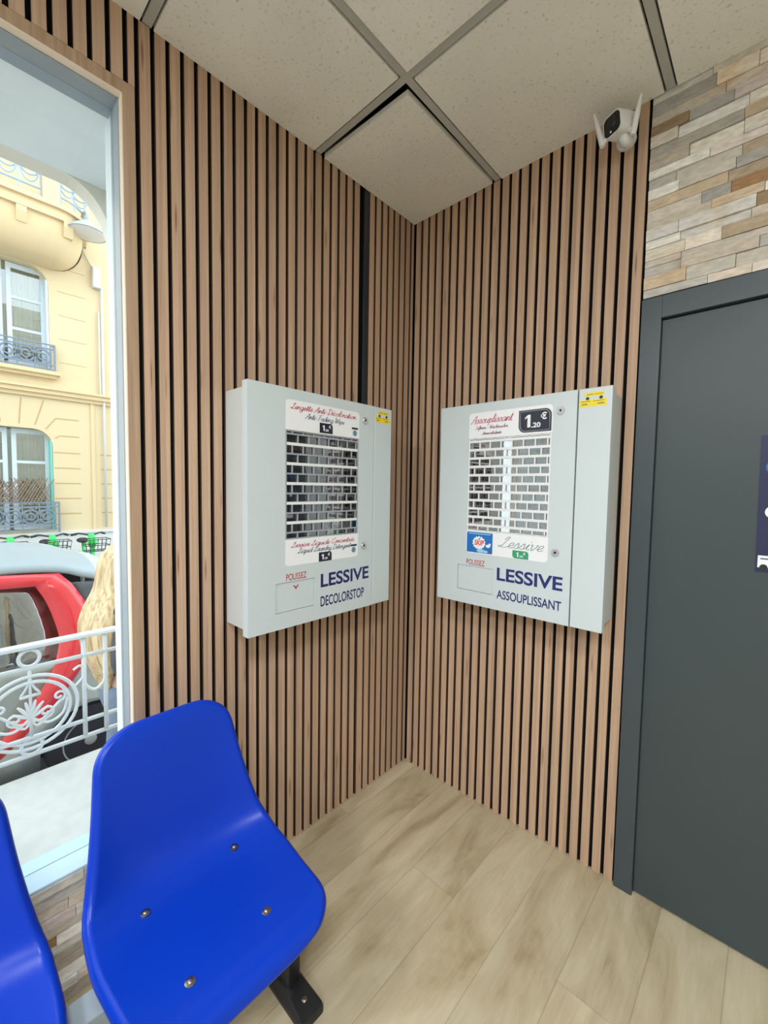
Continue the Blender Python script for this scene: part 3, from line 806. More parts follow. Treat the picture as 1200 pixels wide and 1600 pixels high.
    for (u, v, w, h) in ((.578, .7775, .020, .0022), (.603, .7775, .024, .0022), (.561, .7555, .030, .002), (.598, .7555, .034, .002), (.563, .746, .018, .0035), (.612, .746, .020, .0035)):
        mb.box((u, FD - .0007, v), (u + w, FD - .0004, v + h))
    mb.build('print_lines', plain('olive_print', (.25, .18, .02), .5), sk)
    return t

dispenser('product_dispenser', (.0002, -.976, .935), PI/2, 'grey wall dispenser with DECOLORSTOP lettering hung left of the corner', 'left')
dispenser('product_dispenser', (.300, -.0002, .948), 0, 'grey wall dispenser with ASSOUPLISSANT lettering hung beside the dark door', 'right')

# ------------------------------------------------------------------ security camera under the ceiling
sc = thing('security_camera', (.925, 0, 2.575), 'white security camera with two antennas mounted high on the slats near the door', 'camera')
O = Vector((.925, 0, 2.575))
mb = MB(); mb.lathe([(.030, -.0005), (.030, -.010), (.026, -.014)], (.920, 0, 2.590), 'y', 28); mb.build('wall_base', CAMW, sc, O, smooth=True, sharp=40)
mb = MB(); mb.tube([(.920, -.010, 2.588), (.930, -.030, 2.562), (.936, -.050, 2.550), (.934, -.070, 2.548), (.928, -.082, 2.565)], [.012, .015, .017, .017, .015], 14); mb.build('bracket', CAMW, sc, O, smooth=True)
ax = Vector((-.42, -.85, -.16)).normalized(); sx_ = ax.cross(Vector((0, 0, 1))).normalized(); sz_ = sx_.cross(ax).normalized()
if sz_.z < 0: sz_ = -sz_
cc = Vector((.924, -.082, 2.588))
def cpt(a, s, t): return cc + ax*a + sx_*s + sz_*t
def cbody(name, stations, mat, parent, rr=.017):
    mb = MB(); rings = []
    for (a, k) in stations:
        pts = rrect(-.034*k, -.032*k, .034*k, .032*k, rr*k, n=6)
        rings.append([mb.bm.verts.new(cpt(a, s, t)) for s, t in pts])
    for A, B in zip(rings, rings[1:]):
        n = len(A)
        for i in range(n): mb.bm.faces.new((A[i], A[(i+1) % n], B[(i+1) % n], B[i]))
    mb.bm.faces.new(rings[0][::-1]); mb.bm.faces.new(rings[-1])
    return mb.build(name, mat, parent, O, smooth=True, sharp=35)
cb = cbody('camera_body', [(-.036, .78), (-.030, .95), (-.01, 1.0), (.036, 1.0), (.042, .97)], CAMW, sc)
fp = cbody('face_plate', [(.040, .86), (.0435, .86), (.0445, .83)], LENS, sc)
fp_o = None
mb = MB(); mb.tube([cpt(.0440, 0, .004), cpt(.0462, 0, .004)], [.015, .013], 24)
ln = mb.build('lens', plain('lens_glass', (.01, .012, .02), .03), fp, O)
mb = MB(); mb.tube([cpt(.0444, .004, -.020), cpt(.0452, .004, -.020)], .003, 12); mb.build('indicator', LABELW, fp, O)
for a, b in (((.872, -.100, 2.552), (.846, -.105, 2.652)), ((.962, -.092, 2.548), (.982, -.105, 2.638))):
    a, b = Vector(a), Vector(b)
    mb = MB()
    inner = cc + (a - cc)*.55
    mb.tube([inner, a], .008, 12)
    mb.tube([a - (b - a)*.12, a, a.lerp(b, .5), b], [.008, .0095, .008, .0035], 12)
    mb.build('antenna', CAMW, sc, O, smooth=True, sharp=50)

# ------------------------------------------------------------------ bench: blue seat shells on a steel beam
bench = thing('beam_bench', (.40, -1.47, 0), 'row of blue plastic seats on a steel beam with black feet under the window', 'bench')
BO = Vector((.40, -1.47, 0))
PROF = [  # x, z, half width, side lift
 (.640, .404, .168, .000), (.630, .421, .188, .004), (.597, .428, .198, .008), (.55, .424, .204, .012), (.48, .418, .210, .016), (.41, .416, .216, .020),
 (.345, .420, .214, .026), (.295, .434, .209, .032), (.262, .462, .201, .034), (.243, .505, .192, .030), (.228, .56, .182, .024), (.213, .62, .173, .018), (.199, .68, .166, .012), (.186, .735, .160, .008), (.178, .765, .155, .005), (.168, .786, .148, .002)]
def seat_z(x, dy):
    for a, b in zip(PROF, PROF[1:]):
        if b[0] <= x <= a[0]:
            k = (x - a[0]) / (b[0] - a[0]); z, hw, lf = (a[m]*(1-k) + b[m]*k for m in (1, 2, 3))
            return z + lf * abs(dy/hw)**2.5
    return .42
def shell(cy, name):
    fine = catmull([(a, b, c) for a, b, c, d in PROF], 4); lift = [q.x for q in catmull([(d, 0, 0) for a, b, c, d in PROF], 4)]
    s = [0]
    for a, b in zip(fine, fine[1:]): s.append(s[-1] + math.hypot(b.x - a.x, b.y - a.y))
    tot = s[-1]; RF, RB, NS, MT = .085, .075, 64, 28
    def at(d):
        d = min(max(d, 0), tot)
        i = 0
        while i < len(s) - 2 and s[i+1] < d: i += 1
        k = (d - s[i]) / max(1e-9, s[i+1] - s[i])
        t = Vector((fine[i+1].x - fine[i].x, fine[i+1].y - fine[i].y)).normalized()
        return fine[i].lerp(fine[i+1], k), lift[i]*(1-k) + lift[i+1]*k, Vector((t.y, -t.x))
    G = []
    for i in range(NS + 1):
        row = []
        for j in range(MT + 1):
            t = math.sin((-1 + 2*j/MT) * PI/2 * .94) / math.sin(PI/2*.94)
            hw = at(tot*i/NS)[0].z; w = abs(t)*hw
            cf, cb = max(0, w - (hw - RF)), max(0, w - (hw - RB))
            sf, sb = RF - math.sqrt(max(0, RF*RF - cf*cf)), RB - math.sqrt(max(0, RB*RB - cb*cb))
            p, lf, n = at(sf + (tot - sf - sb) * i/NS)
            l = lf * abs(t)**2.5
            row.append(Vector((p.x + n.x*l, cy + t*p.z, p.y + n.y*l)))
        G.append(row)
    def nrm(i, j):
        a = G[min(i+1, NS)][j] - G[max(i-1, 0)][j]; b = G[i][min(j+1, MT)] - G[i][max(j-1, 0)]
        v = b.cross(a)
        return v.normalized() if v.length > 1e-9 else Vector((0, 0, 1))
    loop = [(0, j) for j in range(MT + 1)] + [(i, MT) for i in range(1, NS + 1)] + [(NS, j) for j in range(MT - 1, -1, -1)] + [(i, 0) for i in range(NS - 1, 0, -1)]
    bm = bmesh.new()
    V = [[bm.verts.new(p) for p in r] for r in G]
    for i in range(NS):
        for j in range(MT): bm.faces.new((V[i][j], V[i][j+1], V[i+1][j+1], V[i+1][j]))
    sgn = 1 if nrm(10, MT//2).z > 0 else -1
    base = []
    L_ = len(loop)
    for k, (i, j) in enumerate(loop):
        p = G[i][j]; n = nrm(min(max(i, 1), NS-1), min(max(j, 1), MT-1)) * sgn
        a = loop[(k-1) % L_]; b = loop[(k+1) % L_]
        tg = (G[b[0]][b[1]] - G[a[0]][a[1]]).normalized()
        o = tg.cross(n)
        c = G[NS//2][MT//2]
        base.append([V[i][j], p, o.normalized(), n])
    # outward direction check on the front edge
    if base[MT//2][2].x < 0:
        for q in base: q[2] = -q[2]
    prev = [q[0] for q in base]
    for (out, dn) in ((.0045, .0015), (.0085, .006), (.010, .013), (.010, .021)):
        cur = [bm.verts.new(q[1] + q[2]*out - q[3]*dn) for q in base]
        for k in range(L_): bm.faces.new((prev[k], prev[(k+1) % L_], cur[(k+1) % L_], cur[k]))
        prev = cur
    bmesh.ops.recalc_face_normals(bm, faces=bm.faces)
    bmesh.ops.translate(bm, verts=bm.verts, vec=-BO)
    me = bpy.data.meshes.new(name); bm.to_mesh(me); bm.free(); me.materials.append(CHAIRM)
    o = bpy.data.objects.new(name, me); C.objects.link(o); o.parent = bench
    md = o.modifiers.new('thick', 'SOLIDIFY'); md.thickness = .004; md.offset = 0
    md = o.modifiers.new('sub', 'SUBSURF'); md.levels = 1; md.render_levels = 1
    me.shade_smooth()
    return o
WASH = plain('tarnished_bolt', (.30, .28, .25), .35, metal=1, noise_amt=.2, scale=80)
for cy, lab in ((-1.219, 'blue seat shell nearer the corner'), (-1.724, 'blue seat shell cut by the left edge of the photo')):
    sh = shell(cy, 'seat_shell'); tag(sh, lab)
    for (bx, dy) in ((.338, -.113), (.322, .112), (.531, .083), (.548, -.098)):
        bz = seat_z(bx, dy) + .0022
        mb = MB(); mb.lathe([(.0105, -.004), (.0105, .0012), (.008, .0022)], (bx, cy + dy, bz), 'z', 18); mb.ball((bx, cy + dy, bz + .002), .0062, 12, (1, 1, .55))
        mb.build('bolt', WASH, sh, BO, smooth=True, sharp=40)
    for dy in (-.10, .10):
        mb = MB(); mb.box((.315, cy + dy - .016, .392), (.56, cy + dy + .016, .4005)); mb.build('seat_bracket', BLACKP, sh, BO, bevel=.002)
mb = MB(); mb.box((.385, -2.05, .335), (.445, -1.035, .3915)); mb.build('beam', STEELB, bench, BO, bevel=.003)
mb = MB(); mb.box((.384, -1.0345, .334), (.446, -1.029, .3925)); mb.build('end_cap', BLACK, bench, BO, bevel=.002)
for ly, tx in ((-.992, .0), (-1.96, 0)):
    mb = MB()
    if ly > -1:
        mb.prism([(.390, -1.05, .334), (.440, -1.05, .334), (.440, ly + .02, .20), (.440, ly + .02, .03), (.390, ly + .02, .03), (.390, ly + .02, .20)][:0] or [(.390, -1.075, .334), (.390, -1.036, .334), (.390, ly + .020, .27), (.390, ly + .020, .025), (.390, ly - .020, .025), (.390, ly - .020, .25)], (.05, 0, 0))
    else:
        mb.box((.390, ly - .020, .025), (.440, ly + .020, .335))
    lg = mb.build('leg', BLACKP, bench, BO, bevel=.005)
    mb = MB(); rg = []
    for (z, k, g_) in ((0, 1, 1), (.012, 1, 1), (.022, .97, .9), (.034, .40, .72)):
        pts = rrect(.415 - .112*k, ly - .038*g_, .415 + .112*k, ly + .038*g_, .012*k, n=5)
        rg.append([mb.bm.verts.new((a, b, z)) for a, b in pts])
    for A, B in zip(rg, rg[1:]):
        n = len(A)
        for i in range(n): mb.bm.faces.new((A[i], A[(i+1) % n], B[(i+1) % n], B[i]))
    mb.bm.faces.new(rg[0][::-1]); mb.bm.faces.new(rg[-1])
    ft = mb.build('foot_plate', BLACKP, lg, BO, smooth=True, sharp=30)
    for bx in (.485, .345):
        mb = MB(); mb.lathe([(.008, .018), (.008, .030), (.005, .033)], (bx, ly, 0), 'z', 14)
        mb.build('floor_bolt', WASH, lg, BO, smooth=True, sharp=40)

# ------------------------------------------------------------------ ceiling lamps of the room (behind the photographer), plus one added over the bench line
EM = emit('led_diffuser', (1, .985, .96), 5)
for k, (px, py) in enumerate(PANELS):
    i, j = PC[k]
    cx, cy = TB + TP*i + TP/2, -TA - TP*j - TP/2
    lp = thing('ceiling_light', (cx, cy, H), 'square flat white panel lamp set in the ceiling grid', 'ceiling light', 0, 'ceiling panel lamps')
    mb = MB(); mb.box((-.294, -.294, .002), (.294, .294, .02)); mb.build('frame', CAMW, lp)
    mb = MB(); mb.box((-.275, -.275, -.002), (.275, .275, .0018)); mb.build('diffuser', EM, lp)
    ld = bpy.data.lights.new('panel_light', 'AREA'); ld.shape = 'SQUARE'; ld.size = .55; ld.energy = PANEL_W; ld.color = (.95, .98, 1)
    lo = bpy.data.objects.new('panel_light', ld); C.objects.link(lo); lo.parent = lp; lo.location = (0, 0, -.012)

# ------------------------------------------------------------------ outside: ground
ASPH = plain('worn_asphalt', (.16, .16, .165), .85, noise_amt=.25, scale=14, bump=.4)
PAVE = plain('grey_pavement', (.40, .39, .38), .85, noise_amt=.12, scale=9, bump=.3)
mb = MB(); mb.box((-7.3, -14, STREET - .3), (-1.95, 12, STREET - .12)); mb.build('road', ASPH, kind='structure')
mb = MB(); mb.box((-1.949, -14, STREET - .3), (-.476, 12, STREET)); mb.build('sidewalk', PAVE, kind='structure')
mb = MB(); mb.box((-8.999, -14, STREET - .3), (-7.301, 12, STREET)); mb.build('sidewalk', PAVE, kind='structure')

# our own facade: pale rusticated front with the rounded opening of the shop window
CREAM = plain('cream_facade_paint', (.74, .70, .60), .85, noise_amt=.05, scale=2)
mb = MB()
XA, XB = -.55, -.4755
yc, zt = (OY0 + OY1)/2, WZ1
a_, b_ = .15, .21
arch = [(OY1, WZ0 - .08)] + [(OY1 - a_ + a_*math.cos(t*PI/2/10), zt - b_ + b_*math.sin(t*PI/2/10)) for t in range(11)]
arch += [(OY0 + a_ - a_*math.sin(t*PI/2/10), zt - b_ + b_*math.cos(t*PI/2/10)) for t in range(11)] + [(OY0, WZ0 - .08)]
# upper part round the arch
mb.prism([(XA, y, z) for y, z in ([(OY0 - .4, WZ0 - .08)] + arch[::-1] + [(OY1 + .4, WZ0 - .08), (OY1 + .4, 2.75), (OY0 - .4, 2.75)])], (XB - XA, 0, 0))
z = STREET
while z < 7.2:
    z1 = z + .30
    if z1 < WZ0 - .08 or z > 2.75: segs = [(-9, 6)]
    else: segs = [(-9, OY0 - .4), (OY1 + .4, 6)]
    for y0, y1 in segs: mb.box((XA, y0, z), (XB, y1, z1))
    for y0, y1 in segs: mb.box((XA + .02, y0, z1), (XB, y1, z1 + .018))
    z = z1 + .018
mb.box((XA, OY0 - .4, WZ0 - .10), (XB, OY1 + .4, WZ0 - .08))
o = mb.build('wall_outside', CREAM, kind='structure')

# ------------------------------------------------------------------ window guard rail
RX_ = -.62
RAILM = plain('pale_grey_rail_paint', (.60, .63, .66), .45, noise_amt=.1, scale=30)
gd = thing('window_railing', (RX_, -1.41, .40), 'pale grey wrought iron guard rail with round scroll ornament outside the window', 'railing')
O = gd.location.copy()
def bar(name, pts, r, n=8, flat=None):
    mb = MB(); mb.tube([(RX_, y, z) if len(q) == 2 else q for q in pts for (y, z) in ([q] if len(q) == 2 else [(0, 0)])], r, n, flat=flat); return mb.build(name, RAILM, gd, O, smooth=True)
mb = MB(); mb.box((RX_ - .018, -2.56, .806), (RX_ + .018, -1.06, .824)); mb.build('handrail', RAILM, gd, O, bevel=.006)
for z in (.733, .470, .405): bar('crossbar', [(-2.56, z), (-1.06, z)], .0085)
for y in (-1.175, -1.247, -1.6575, -1.7295, -2.14, -2.212): bar('upright', [(y, .405), (y, .806)], .008)
for y in (-1.08, -2.55):
    mb = MB(); mb.box((RX_ - .012, y - .012, .38), (RX_ + .012, y + .012, .81)); mb.box((RX_, y - .008, .76), (-.551, y + .008, .78)); mb.box((RX_, y - .008, .43), (-.551, y + .008, .45)); mb.build('end_post', RAILM, gd, O, bevel=.003)
for y0 in (-1.211, -1.6935, -2.176):
    P = catmull([(RX_, y0 - .036, .70), (RX_, y0 - .034, .62), (RX_, y0, .585), (RX_, y0 + .034, .62), (RX_, y0 + .036, .70)], 6)
    mb = MB(); mb.tube(P, .006, 8); mb.build('loop', RAILM, gd, O, smooth=True)
cz = .565
def spiral(c, r0_, a0, turns, sgn):
    return [(RX_, c[0] + r0_*(1 - .8*k/24)*math.cos(a0 + sgn*turns*2*PI*k/24), c[1] + r0_*(1 - .8*k/24)*math.sin(a0 + sgn*turns*2*PI*k/24)) for k in range(25)]
for cy in (-1.412, -1.975):
    for R_ in (.142, .118):
        mb = MB(); mb.ring((RX_, cy, cz), R_, .0065, 'x', 40, 8, 1, .96); mb.build('ring', RAILM, gd, O, smooth=True)
    for z in (.770, .4375):
        mb = MB(); mb.ring((RX_, cy, z), .030, .006, 'x', 24, 8); mb.build('ring', RAILM, gd, O, smooth=True)
    for sg in (-1, 1):
        for (dy, dz, r_, st) in ((.045, -.012, .024, 0), (.085, .035, .022, 0)):
            a0 = PI if sg > 0 else 0
            P = [(RX_, cy, cz - .03), (RX_, cy + sg*dy*.4, cz - .05 + dz*.4)] + spiral((cy + sg*dy, cz + dz), r_, -PI/2 if True else a0, 1.2, sg)
            mb = MB(); mb.tube(catmull(P, 3), .0048, 8); mb.build('scroll', RAILM, gd, O, smooth=True)
        # swelling volute from the centre up to the ring
        P = catmull([(RX_, cy, cz - .02), (RX_, cy + sg*.05, cz - .055), (RX_, cy + sg*.095, cz - .035), (RX_, cy + sg*.11, cz + .02)], 6)
        mb = MB(); mb.tube(P, .005, 8); mb.build('scroll', RAILM, gd, O, smooth=True)
        P = catmull([(RX_, cy + sg*.13, cz + .05), (RX_, cy + sg*.165, cz + .09), (RX_, cy + sg*.155, cz + .13), (RX_, cy + sg*.13, cz + .12)], 6)
        mb = MB(); mb.tube(P, .005, 8); mb.build('scroll', RAILM, gd, O, smooth=True)
        for a in (20, 48, 75):
            P = catmull([(RX_, cy, cz - .02), (RX_, cy + sg*.022*math.cos(math.radians(a)), cz - .02 + .03*math.sin(math.radians(a))), (RX_, cy + sg*.055*math.cos(math.radians(a)), cz - .01 + .055*math.sin(math.radians(a)))], 5)
            mb = MB(); mb.tube(P, [.003 + .004*math.sin(PI*k/(len(P)-1)) for k in range(len(P))], 8); mb.build('leaf', RAILM, gd, O, smooth=True)
    P = [(RX_, cy, .47), (RX_, cy, .60), (RX_, cy, .66), (RX_, cy, .735)]
    mb = MB(); mb.tube(P, [.006, .005, .004, .006], 8); mb.build('stem', RAILM, gd, O, smooth=True)
    mb = MB(); mb.tube([(RX_, cy - .030, .628), (RX_, cy + .030, .628)], .006, 8); mb.build('collar', RAILM, gd, O, smooth=True)
    for sg in (-1, 1):
        P = catmull([(RX_, cy, .70), (RX_, cy + sg*.008, .665), (RX_, cy + sg*.026, .635)], 5)
        mb = MB(); mb.tube(P, .004, 8); mb.build('leaf', RAILM, gd, O, smooth=True)

# ------------------------------------------------------------------ parked car
RED = plain('red_car_paint', (.72, .028, .045), .22, coat=.6, noise_amt=.01)
SILV = plain('silver_car_paint', (.34, .37, .36), .3, metal=.3, coat=.4, noise_amt=.01)
SOFT = plain('grey_roof_skin', (.27, .33, .37), .4, noise_amt=.04)
CDARK = plain('dark_grey_car_trim', (.075, .09, .11), .3, noise_amt=.03)
TYRE = plain('black_tyre', (.015, .015, .017), .8)
CINT = plain('dark_car_interior', (.03, .03, .035), .7)
CGL = glass_mat('car_glass', (.50, .58, .54), 1.4, .16)
car = thing('parked_car', (-2.98, -1.85, STREET - .12), 'small red and silver two-seat car parked outside the window', 'car')
CO = car.location.copy()
XN, XF = -2.2, -3.76                       # near and far body sides
XM = (XN + XF)/2
def xin(z, y):                             # how far the side leans in at this height
    t = max(0, z - .18)*.22 + max(0, -.30 - z)*.25
    e = max(0, y - (-.95)); f = max(0, -2.75 - y)
    return t + e*e*.9 + f*f*.6
def side(name, poly, mat, off=0, both=True, thick=.02, n=8):
    outs = []
    for near in ((True, False) if both else (True,)):
        bm = bmesh.new()
        f = bm.faces.new([bm.verts.new((0, y, z)) for y, z in poly])
        zs = [p[1] for p in poly]; ys_ = [p[0] for p in poly]
        for k in range(1, n):
            z = min(zs) + (max(zs) - min(zs))*k/n
            bmesh.ops.bisect_plane(bm, geom=bm.verts[:] + bm.edges[:] + bm.faces[:], plane_co=(0, 0, z), plane_no=(0, 0, 1))
        for k in range(1, 4):
            y = min(ys_) + (max(ys_) - min(ys_))*k/4
            bmesh.ops.bisect_plane(bm, geom=bm.verts[:] + bm.edges[:] + bm.faces[:], plane_co=(0, y, 0), plane_no=(0, 1, 0))
        for v in bm.verts:
            d = xin(v.co.z, v.co.y) - off
            v.co.x = XN - d if near else XF + d
        bmesh.ops.recalc_face_normals(bm, faces=bm.faces)
        bm.normal_update()
        s_ = sum(fc.normal.x*fc.calc_area() for fc in bm.faces)
        if (s_ < 0) == near: bmesh.ops.reverse_faces(bm, faces=bm.faces)
        bmesh.ops.translate(bm, verts=bm.verts, vec=-CO)
        me = bpy.data.meshes.new(name); bm.to_mesh(me); bm.free(); me.materials.append(mat)
        o = bpy.data.objects.new(name, me); C.objects.link(o); o.parent = car
        md = o.modifiers.new('t', 'SOLIDIFY'); md.thickness = thick; md.offset = -1
        me.shade_smooth(); me.set_sharp_from_angle(angle=math.radians(30))
        outs.append(o)
    return outs
def cm2(P, k=5): return [(v.x, v.y) for v in catmull([(a, b, 0) for a, b in P], k)]
outer = cm2([(-.975, .70), (-.90, .56), (-.85, .44), (-.86, .33), (-.90, .22), (-.945, .12), (-1.00, .03), (-1.07, -.06), (-1.17, -.16), (-1.30, -.29), (-1.42, -.40)])
inner = cm2([(-1.40, -.26), (-1.28, -.13), (-1.20, -.02), (-1.13, .10), (-1.085, .22), (-1.065, .34), (-1.085, .46), (-1.125, .60), (-1.175, .705)])
side('safety_frame', outer + [(-2.35, -.42), (-2.35, -.30)] + inner + [(-1.9, .735), (-2.25, .60), (-2.30, .62), (-1.95, .80), (-1.4, .805), (-1.04, .775)], RED, .004)
side('door_skin', inner[:len(inner)//2] + [(-1.10, .175), (-1.9, .175), (-2.30, .20), (-2.35, -.295)], SILV, 0)
wing = inner[len(inner)//2:]
gl_ = side('side_window', wing + [(-1.9, .73), (-2.25, .595), (-2.28, .21), (-1.9, .18), (-1.09, .18)], CGL, -.012, thick=.004)
side('door_pillar', [(-1.325, .18), (-1.325, .70), (-1.385, .70), (-1.385, .18)], CDARK, -.03, thick=.02, n=3)
side('roof_side', cm2([(-.975, .70), (-.90, .56), (-.85, .44), (-.86, .33)]) + [(-.70, .26), (-.655, .45), (-.68, .62), (-.80, .69)], CDARK, -.006)
whc = -.90
whl = lambda y0: [(y0 + .285*math.cos(a*PI/12), -.45 + .285*math.sin(a*PI/12)) for a in range(13)]
side('rear_fender', cm2([(-.86, .33), (-.90, .22), (-.945, .12), (-1.00, .03), (-1.07, -.06), (-1.17, -.16), (-1.30, -.29), (-1.42, -.40)]) + [(-2.3, -.415), (-2.3, -.57), (-1.185, -.57)] + whl(whc)[::-1] + [(-.61, -.45), (-.60, -.2), (-.62, .10), (-.70, .26)], SILV, 0)
fwc = -2.72
side('front_fender', [(-2.355, -.30), (-2.355, .20)] + cm2([(-2.5, .17), (-2.8, .10), (-3.0, 0), (-3.1, -.2), (-3.08, -.45)]) + whl(fwc)[::-1], SILV, 0)
# shell across the car: roof, tailgate, windscreen, bonnet, bumpers
def across(name, prof, mat, in0=0, crown=.0, thick=.02, nx=12):
    bm = bmesh.new(); g_ = []
    for (y, z) in prof:
        d = xin(z, y) + in0; xa, xb = XN - d, XF + d; r = []
        for k in range(nx + 1):
            t = -1 + 2*k/nx
            r.append(bm.verts.new((xa + (xb - xa)*k/nx, y, z + crown*(1 - abs(t)**2.4))))
        g_.append(r)
    for A, B in zip(g_, g_[1:]):
        for k in range(nx): bm.faces.new((A[k], A[k+1], B[k+1], B[k]))
    bmesh.ops.recalc_face_normals(bm, faces=bm.faces)
    bmesh.ops.translate(bm, verts=bm.verts, vec=-CO)
    me = bpy.data.meshes.new(name); bm.to_mesh(me); bm.free(); me.materials.append(mat)
    o = bpy.data.objects.new(name, me); C.objects.link(o); o.parent = car
    md = o.modifiers.new('t', 'SOLIDIFY'); md.thickness = thick; md.offset = 0
    me.shade_smooth(); return o
across('roof', cm2([(-2.0, .80), (-1.7, .81), (-1.3, .81), (-1.04, .785), (-.90, .735), (-.80, .70)]), SOFT, .0, .115)
across('spoiler', cm2([(-.80, .70), (-.70, .665), (-.62, .61), (-.615, .58)]), plain('pale_spoiler', (.42, .47, .51), .35, noise_amt=.02), .0, .115)
across('tailgate', cm2([(-.66, .62), (-.64, .45), (-.62, .25), (-.60, .0), (-.58, -.2), (-.60, -.42)]), SILV, .02)
across('rear_window', cm2([(-.655, .60), (-.633, .45), (-.615, .28)]), CGL, .12, 0, .006)
across('windscreen', cm2([(-2.0, .79), (-2.2, .60), (-2.42, .38), (-2.56, .20)]), CGL, .03, .03, .006)
across('bonnet', cm2([(-2.50, .20), (-2.7, .14), (-2.95, .02), (-3.08, -.12)]), SILV, .0, .03)
across('front_bumper', cm2([(-3.08, -.12), (-3.13, -.25), (-3.10, -.45)]), SILV, .02)
mb = MB(); mb.box((XN - .10, -3.0, -.50), (XF + .10, -.70, -.42)); mb.box((XN - .30, -2.3, -.42), (XF + .30, -1.0, -.38)); mb.build('underbody', CINT, car, CO)
mb = MB(); mb.box((XN - .16, -1.06, -.40), (XF + .16, -.72, .12)); mb.build('rear_bulkhead', CINT, car, CO, bevel=.05)
for x in (XN - .42, XF + .42):
    mb = MB()
    mb.box((x - .24, -1.95, -.30), (x + .24, -1.42, -.10)); mb.prism([(x - .22, -1.5, -.12), (x + .22, -1.5, -.12), (x + .19, -1.22, .42), (x - .19, -1.22, .42)], (0, .10, .02))
    st = mb.build('car_seat', plain('charcoal_seat_cloth', (.05, .05, .055), .8), car, CO, bevel=.04, seg=3)
    mb = MB(); mb.box((x - .13, -1.25, .43), (x + .13, -1.15, .62)); mb.build('headrest', CINT, st, CO, bevel=.035, seg=3)
mb = MB(); mb.ring((-3.3, -2.02, .22), .17, .014, 'y', 28, 8); mb.build('steering_wheel', CINT, car, CO, smooth=True)
for (x, sg) in ((XN - .02, 1), (XF + .02, -1)):
    for y in (whc, fwc):
        mb = MB(); R_ = .27
        mb.lathe([(R_*.62, -.0*sg), (R_*.93, -.004*sg), (R_, -.03*sg), (R_, -.15*sg), (R_*.9, -.17*sg), (R_*.6, -.17*sg)], (x, y, -.45), 'x', 36)
        w_ = mb.build('wheel', TYRE, car, CO, smooth=True, sharp=40)
        mb = MB(); mb.lathe([(.03, .004*sg), (.05, -.006*sg), (.15, -.002*sg), (.168, .002*sg), (.168, -.03*sg)], (x, y, -.45), 'x', 30); mb.build('rim', SILV, w_, CO, smooth=True, sharp=30)
for x in (XN - .28, XF + .28):
    mb = MB(); mb.ball((x, -3.0, -.02), .10, 16, (1, .7, .9)); mb.build('headlamp', LABELW, car, CO, smooth=True)
    mb = MB(); mb.ball((x, -.62, .02), .07, 16, (.8, .5, 1.3)); mb.build('tail_lamp', RED, car, CO, smooth=True)

# ------------------------------------------------------------------ yellow house across the street
FX = -9.0
YEL = plain('yellow_facade_paint', (.64, .52, .325), .85, noise_amt=.03, scale=1.5)
YEL2 = plain('yellow_moulding', (.66, .51, .30), .85, noise_amt=.03, scale=1.5)
JOINT = plain('facade_joint', (.46, .33, .16), .9)
BASEG = plain('grey_stone_base', (.60, .60, .60), .85, noise_amt=.06)
SHUT = plain('pale_blue_grey_joinery', (.55, .63, .68), .5)
MINT = plain('mint_shutter', (.16, .50, .42), .5)
CURT = plain('cream_curtain', (.74, .70, .58), .9, noise_amt=.12, scale=30)
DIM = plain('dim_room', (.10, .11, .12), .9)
HGL = glass_mat('house_glass', (.8, .85, .85), 1.0, .10)
BLR = plain('blue_grey_ironwork', (.17, .22, .30), .5)
LATT = plain('brown_lattice', (.24, .17, .12), .8)
hs = thing('yellow_house', (FX, -.62, STREET), 'yellow rendered apartment house across the street with pale blue windows and iron balconies', 'building')
HO = hs.location.copy()
WC = [-3.45, -.62, 2.21]; HWD = .62
LV = [(.49, 2.43), (3.56, 5.45)]
def opening(y0, z0, z1, r=.30, n=6):
    return rrect(y0 - HWD, z0, y0 + HWD, z1, r, (0, 0, 1, 1), n)
mb = MB()
zlev = [(.44, 3.05, LV[0]), (3.05, 6.2, LV[1])]
ycells = [(-4.9, -2.03), (-2.03, .79), (.79, 3.6)]
for (za, zb, (w0, w1)) in zlev:
    for (ya, yb), wc in zip(ycells, WC):
        op = opening(wc, w0, w1)
        # ring polygon split in two halves around the opening
        L_ = [p for p in op]
        bl, br = L_[0], L_[1]; top = L_[2:]
        half = len(top)//2
        rgt = [(wc, za), (yb, za), (yb, zb), (wc, zb), ((top[half-1][0] + top[half][0])/2, w1)] + top[:half][::-1] + [br, (wc, w0)]
        lft = [(wc, zb), (ya, zb), (ya, za), (wc, za), (wc, w0), bl] + top[half:][::-1] + [((top[half-1][0] + top[half][0])/2, w1)]
        for q in (rgt, lft): mb.prism([(FX, a, b) for a, b in q], (-.30, 0, 0))
mb.box((FX - .30, -4.9, 6.2), (FX, 3.6, 10.5))
mb.box((FX - 6, -4.9, STREET), (FX - 5.8, 3.6, 10.5)); mb.box((FX - 5.8, -4.9, 10.3), (FX - .3, 3.6, 10.5)); mb.box((FX - 5.8, -4.9, STREET), (FX - .30, -4.7, 10.3)); mb.box((FX - 5.8, 3.4, STREET), (FX - .30, 3.6, 10.3))
mb.build('wall', YEL, hs, HO)
mb = MB(); mb.box((FX - .30, -4.9, STREET), (FX + .03, 3.6, .40)); mb.box((FX - .1, -4.9, .40), (FX + .07, 3.6, .455)); mb.build('stone_base', BASEG, hs, HO)
mb = MB()
for (z0, z1, d) in ((3.03, 3.10, .05), (3.10, 3.18, .10), (3.18, 3.22, .14)): mb.box((FX, -4.9, z0), (FX + d, 3.6, z1))
mb.build('cornice', YEL2, hs, HO)
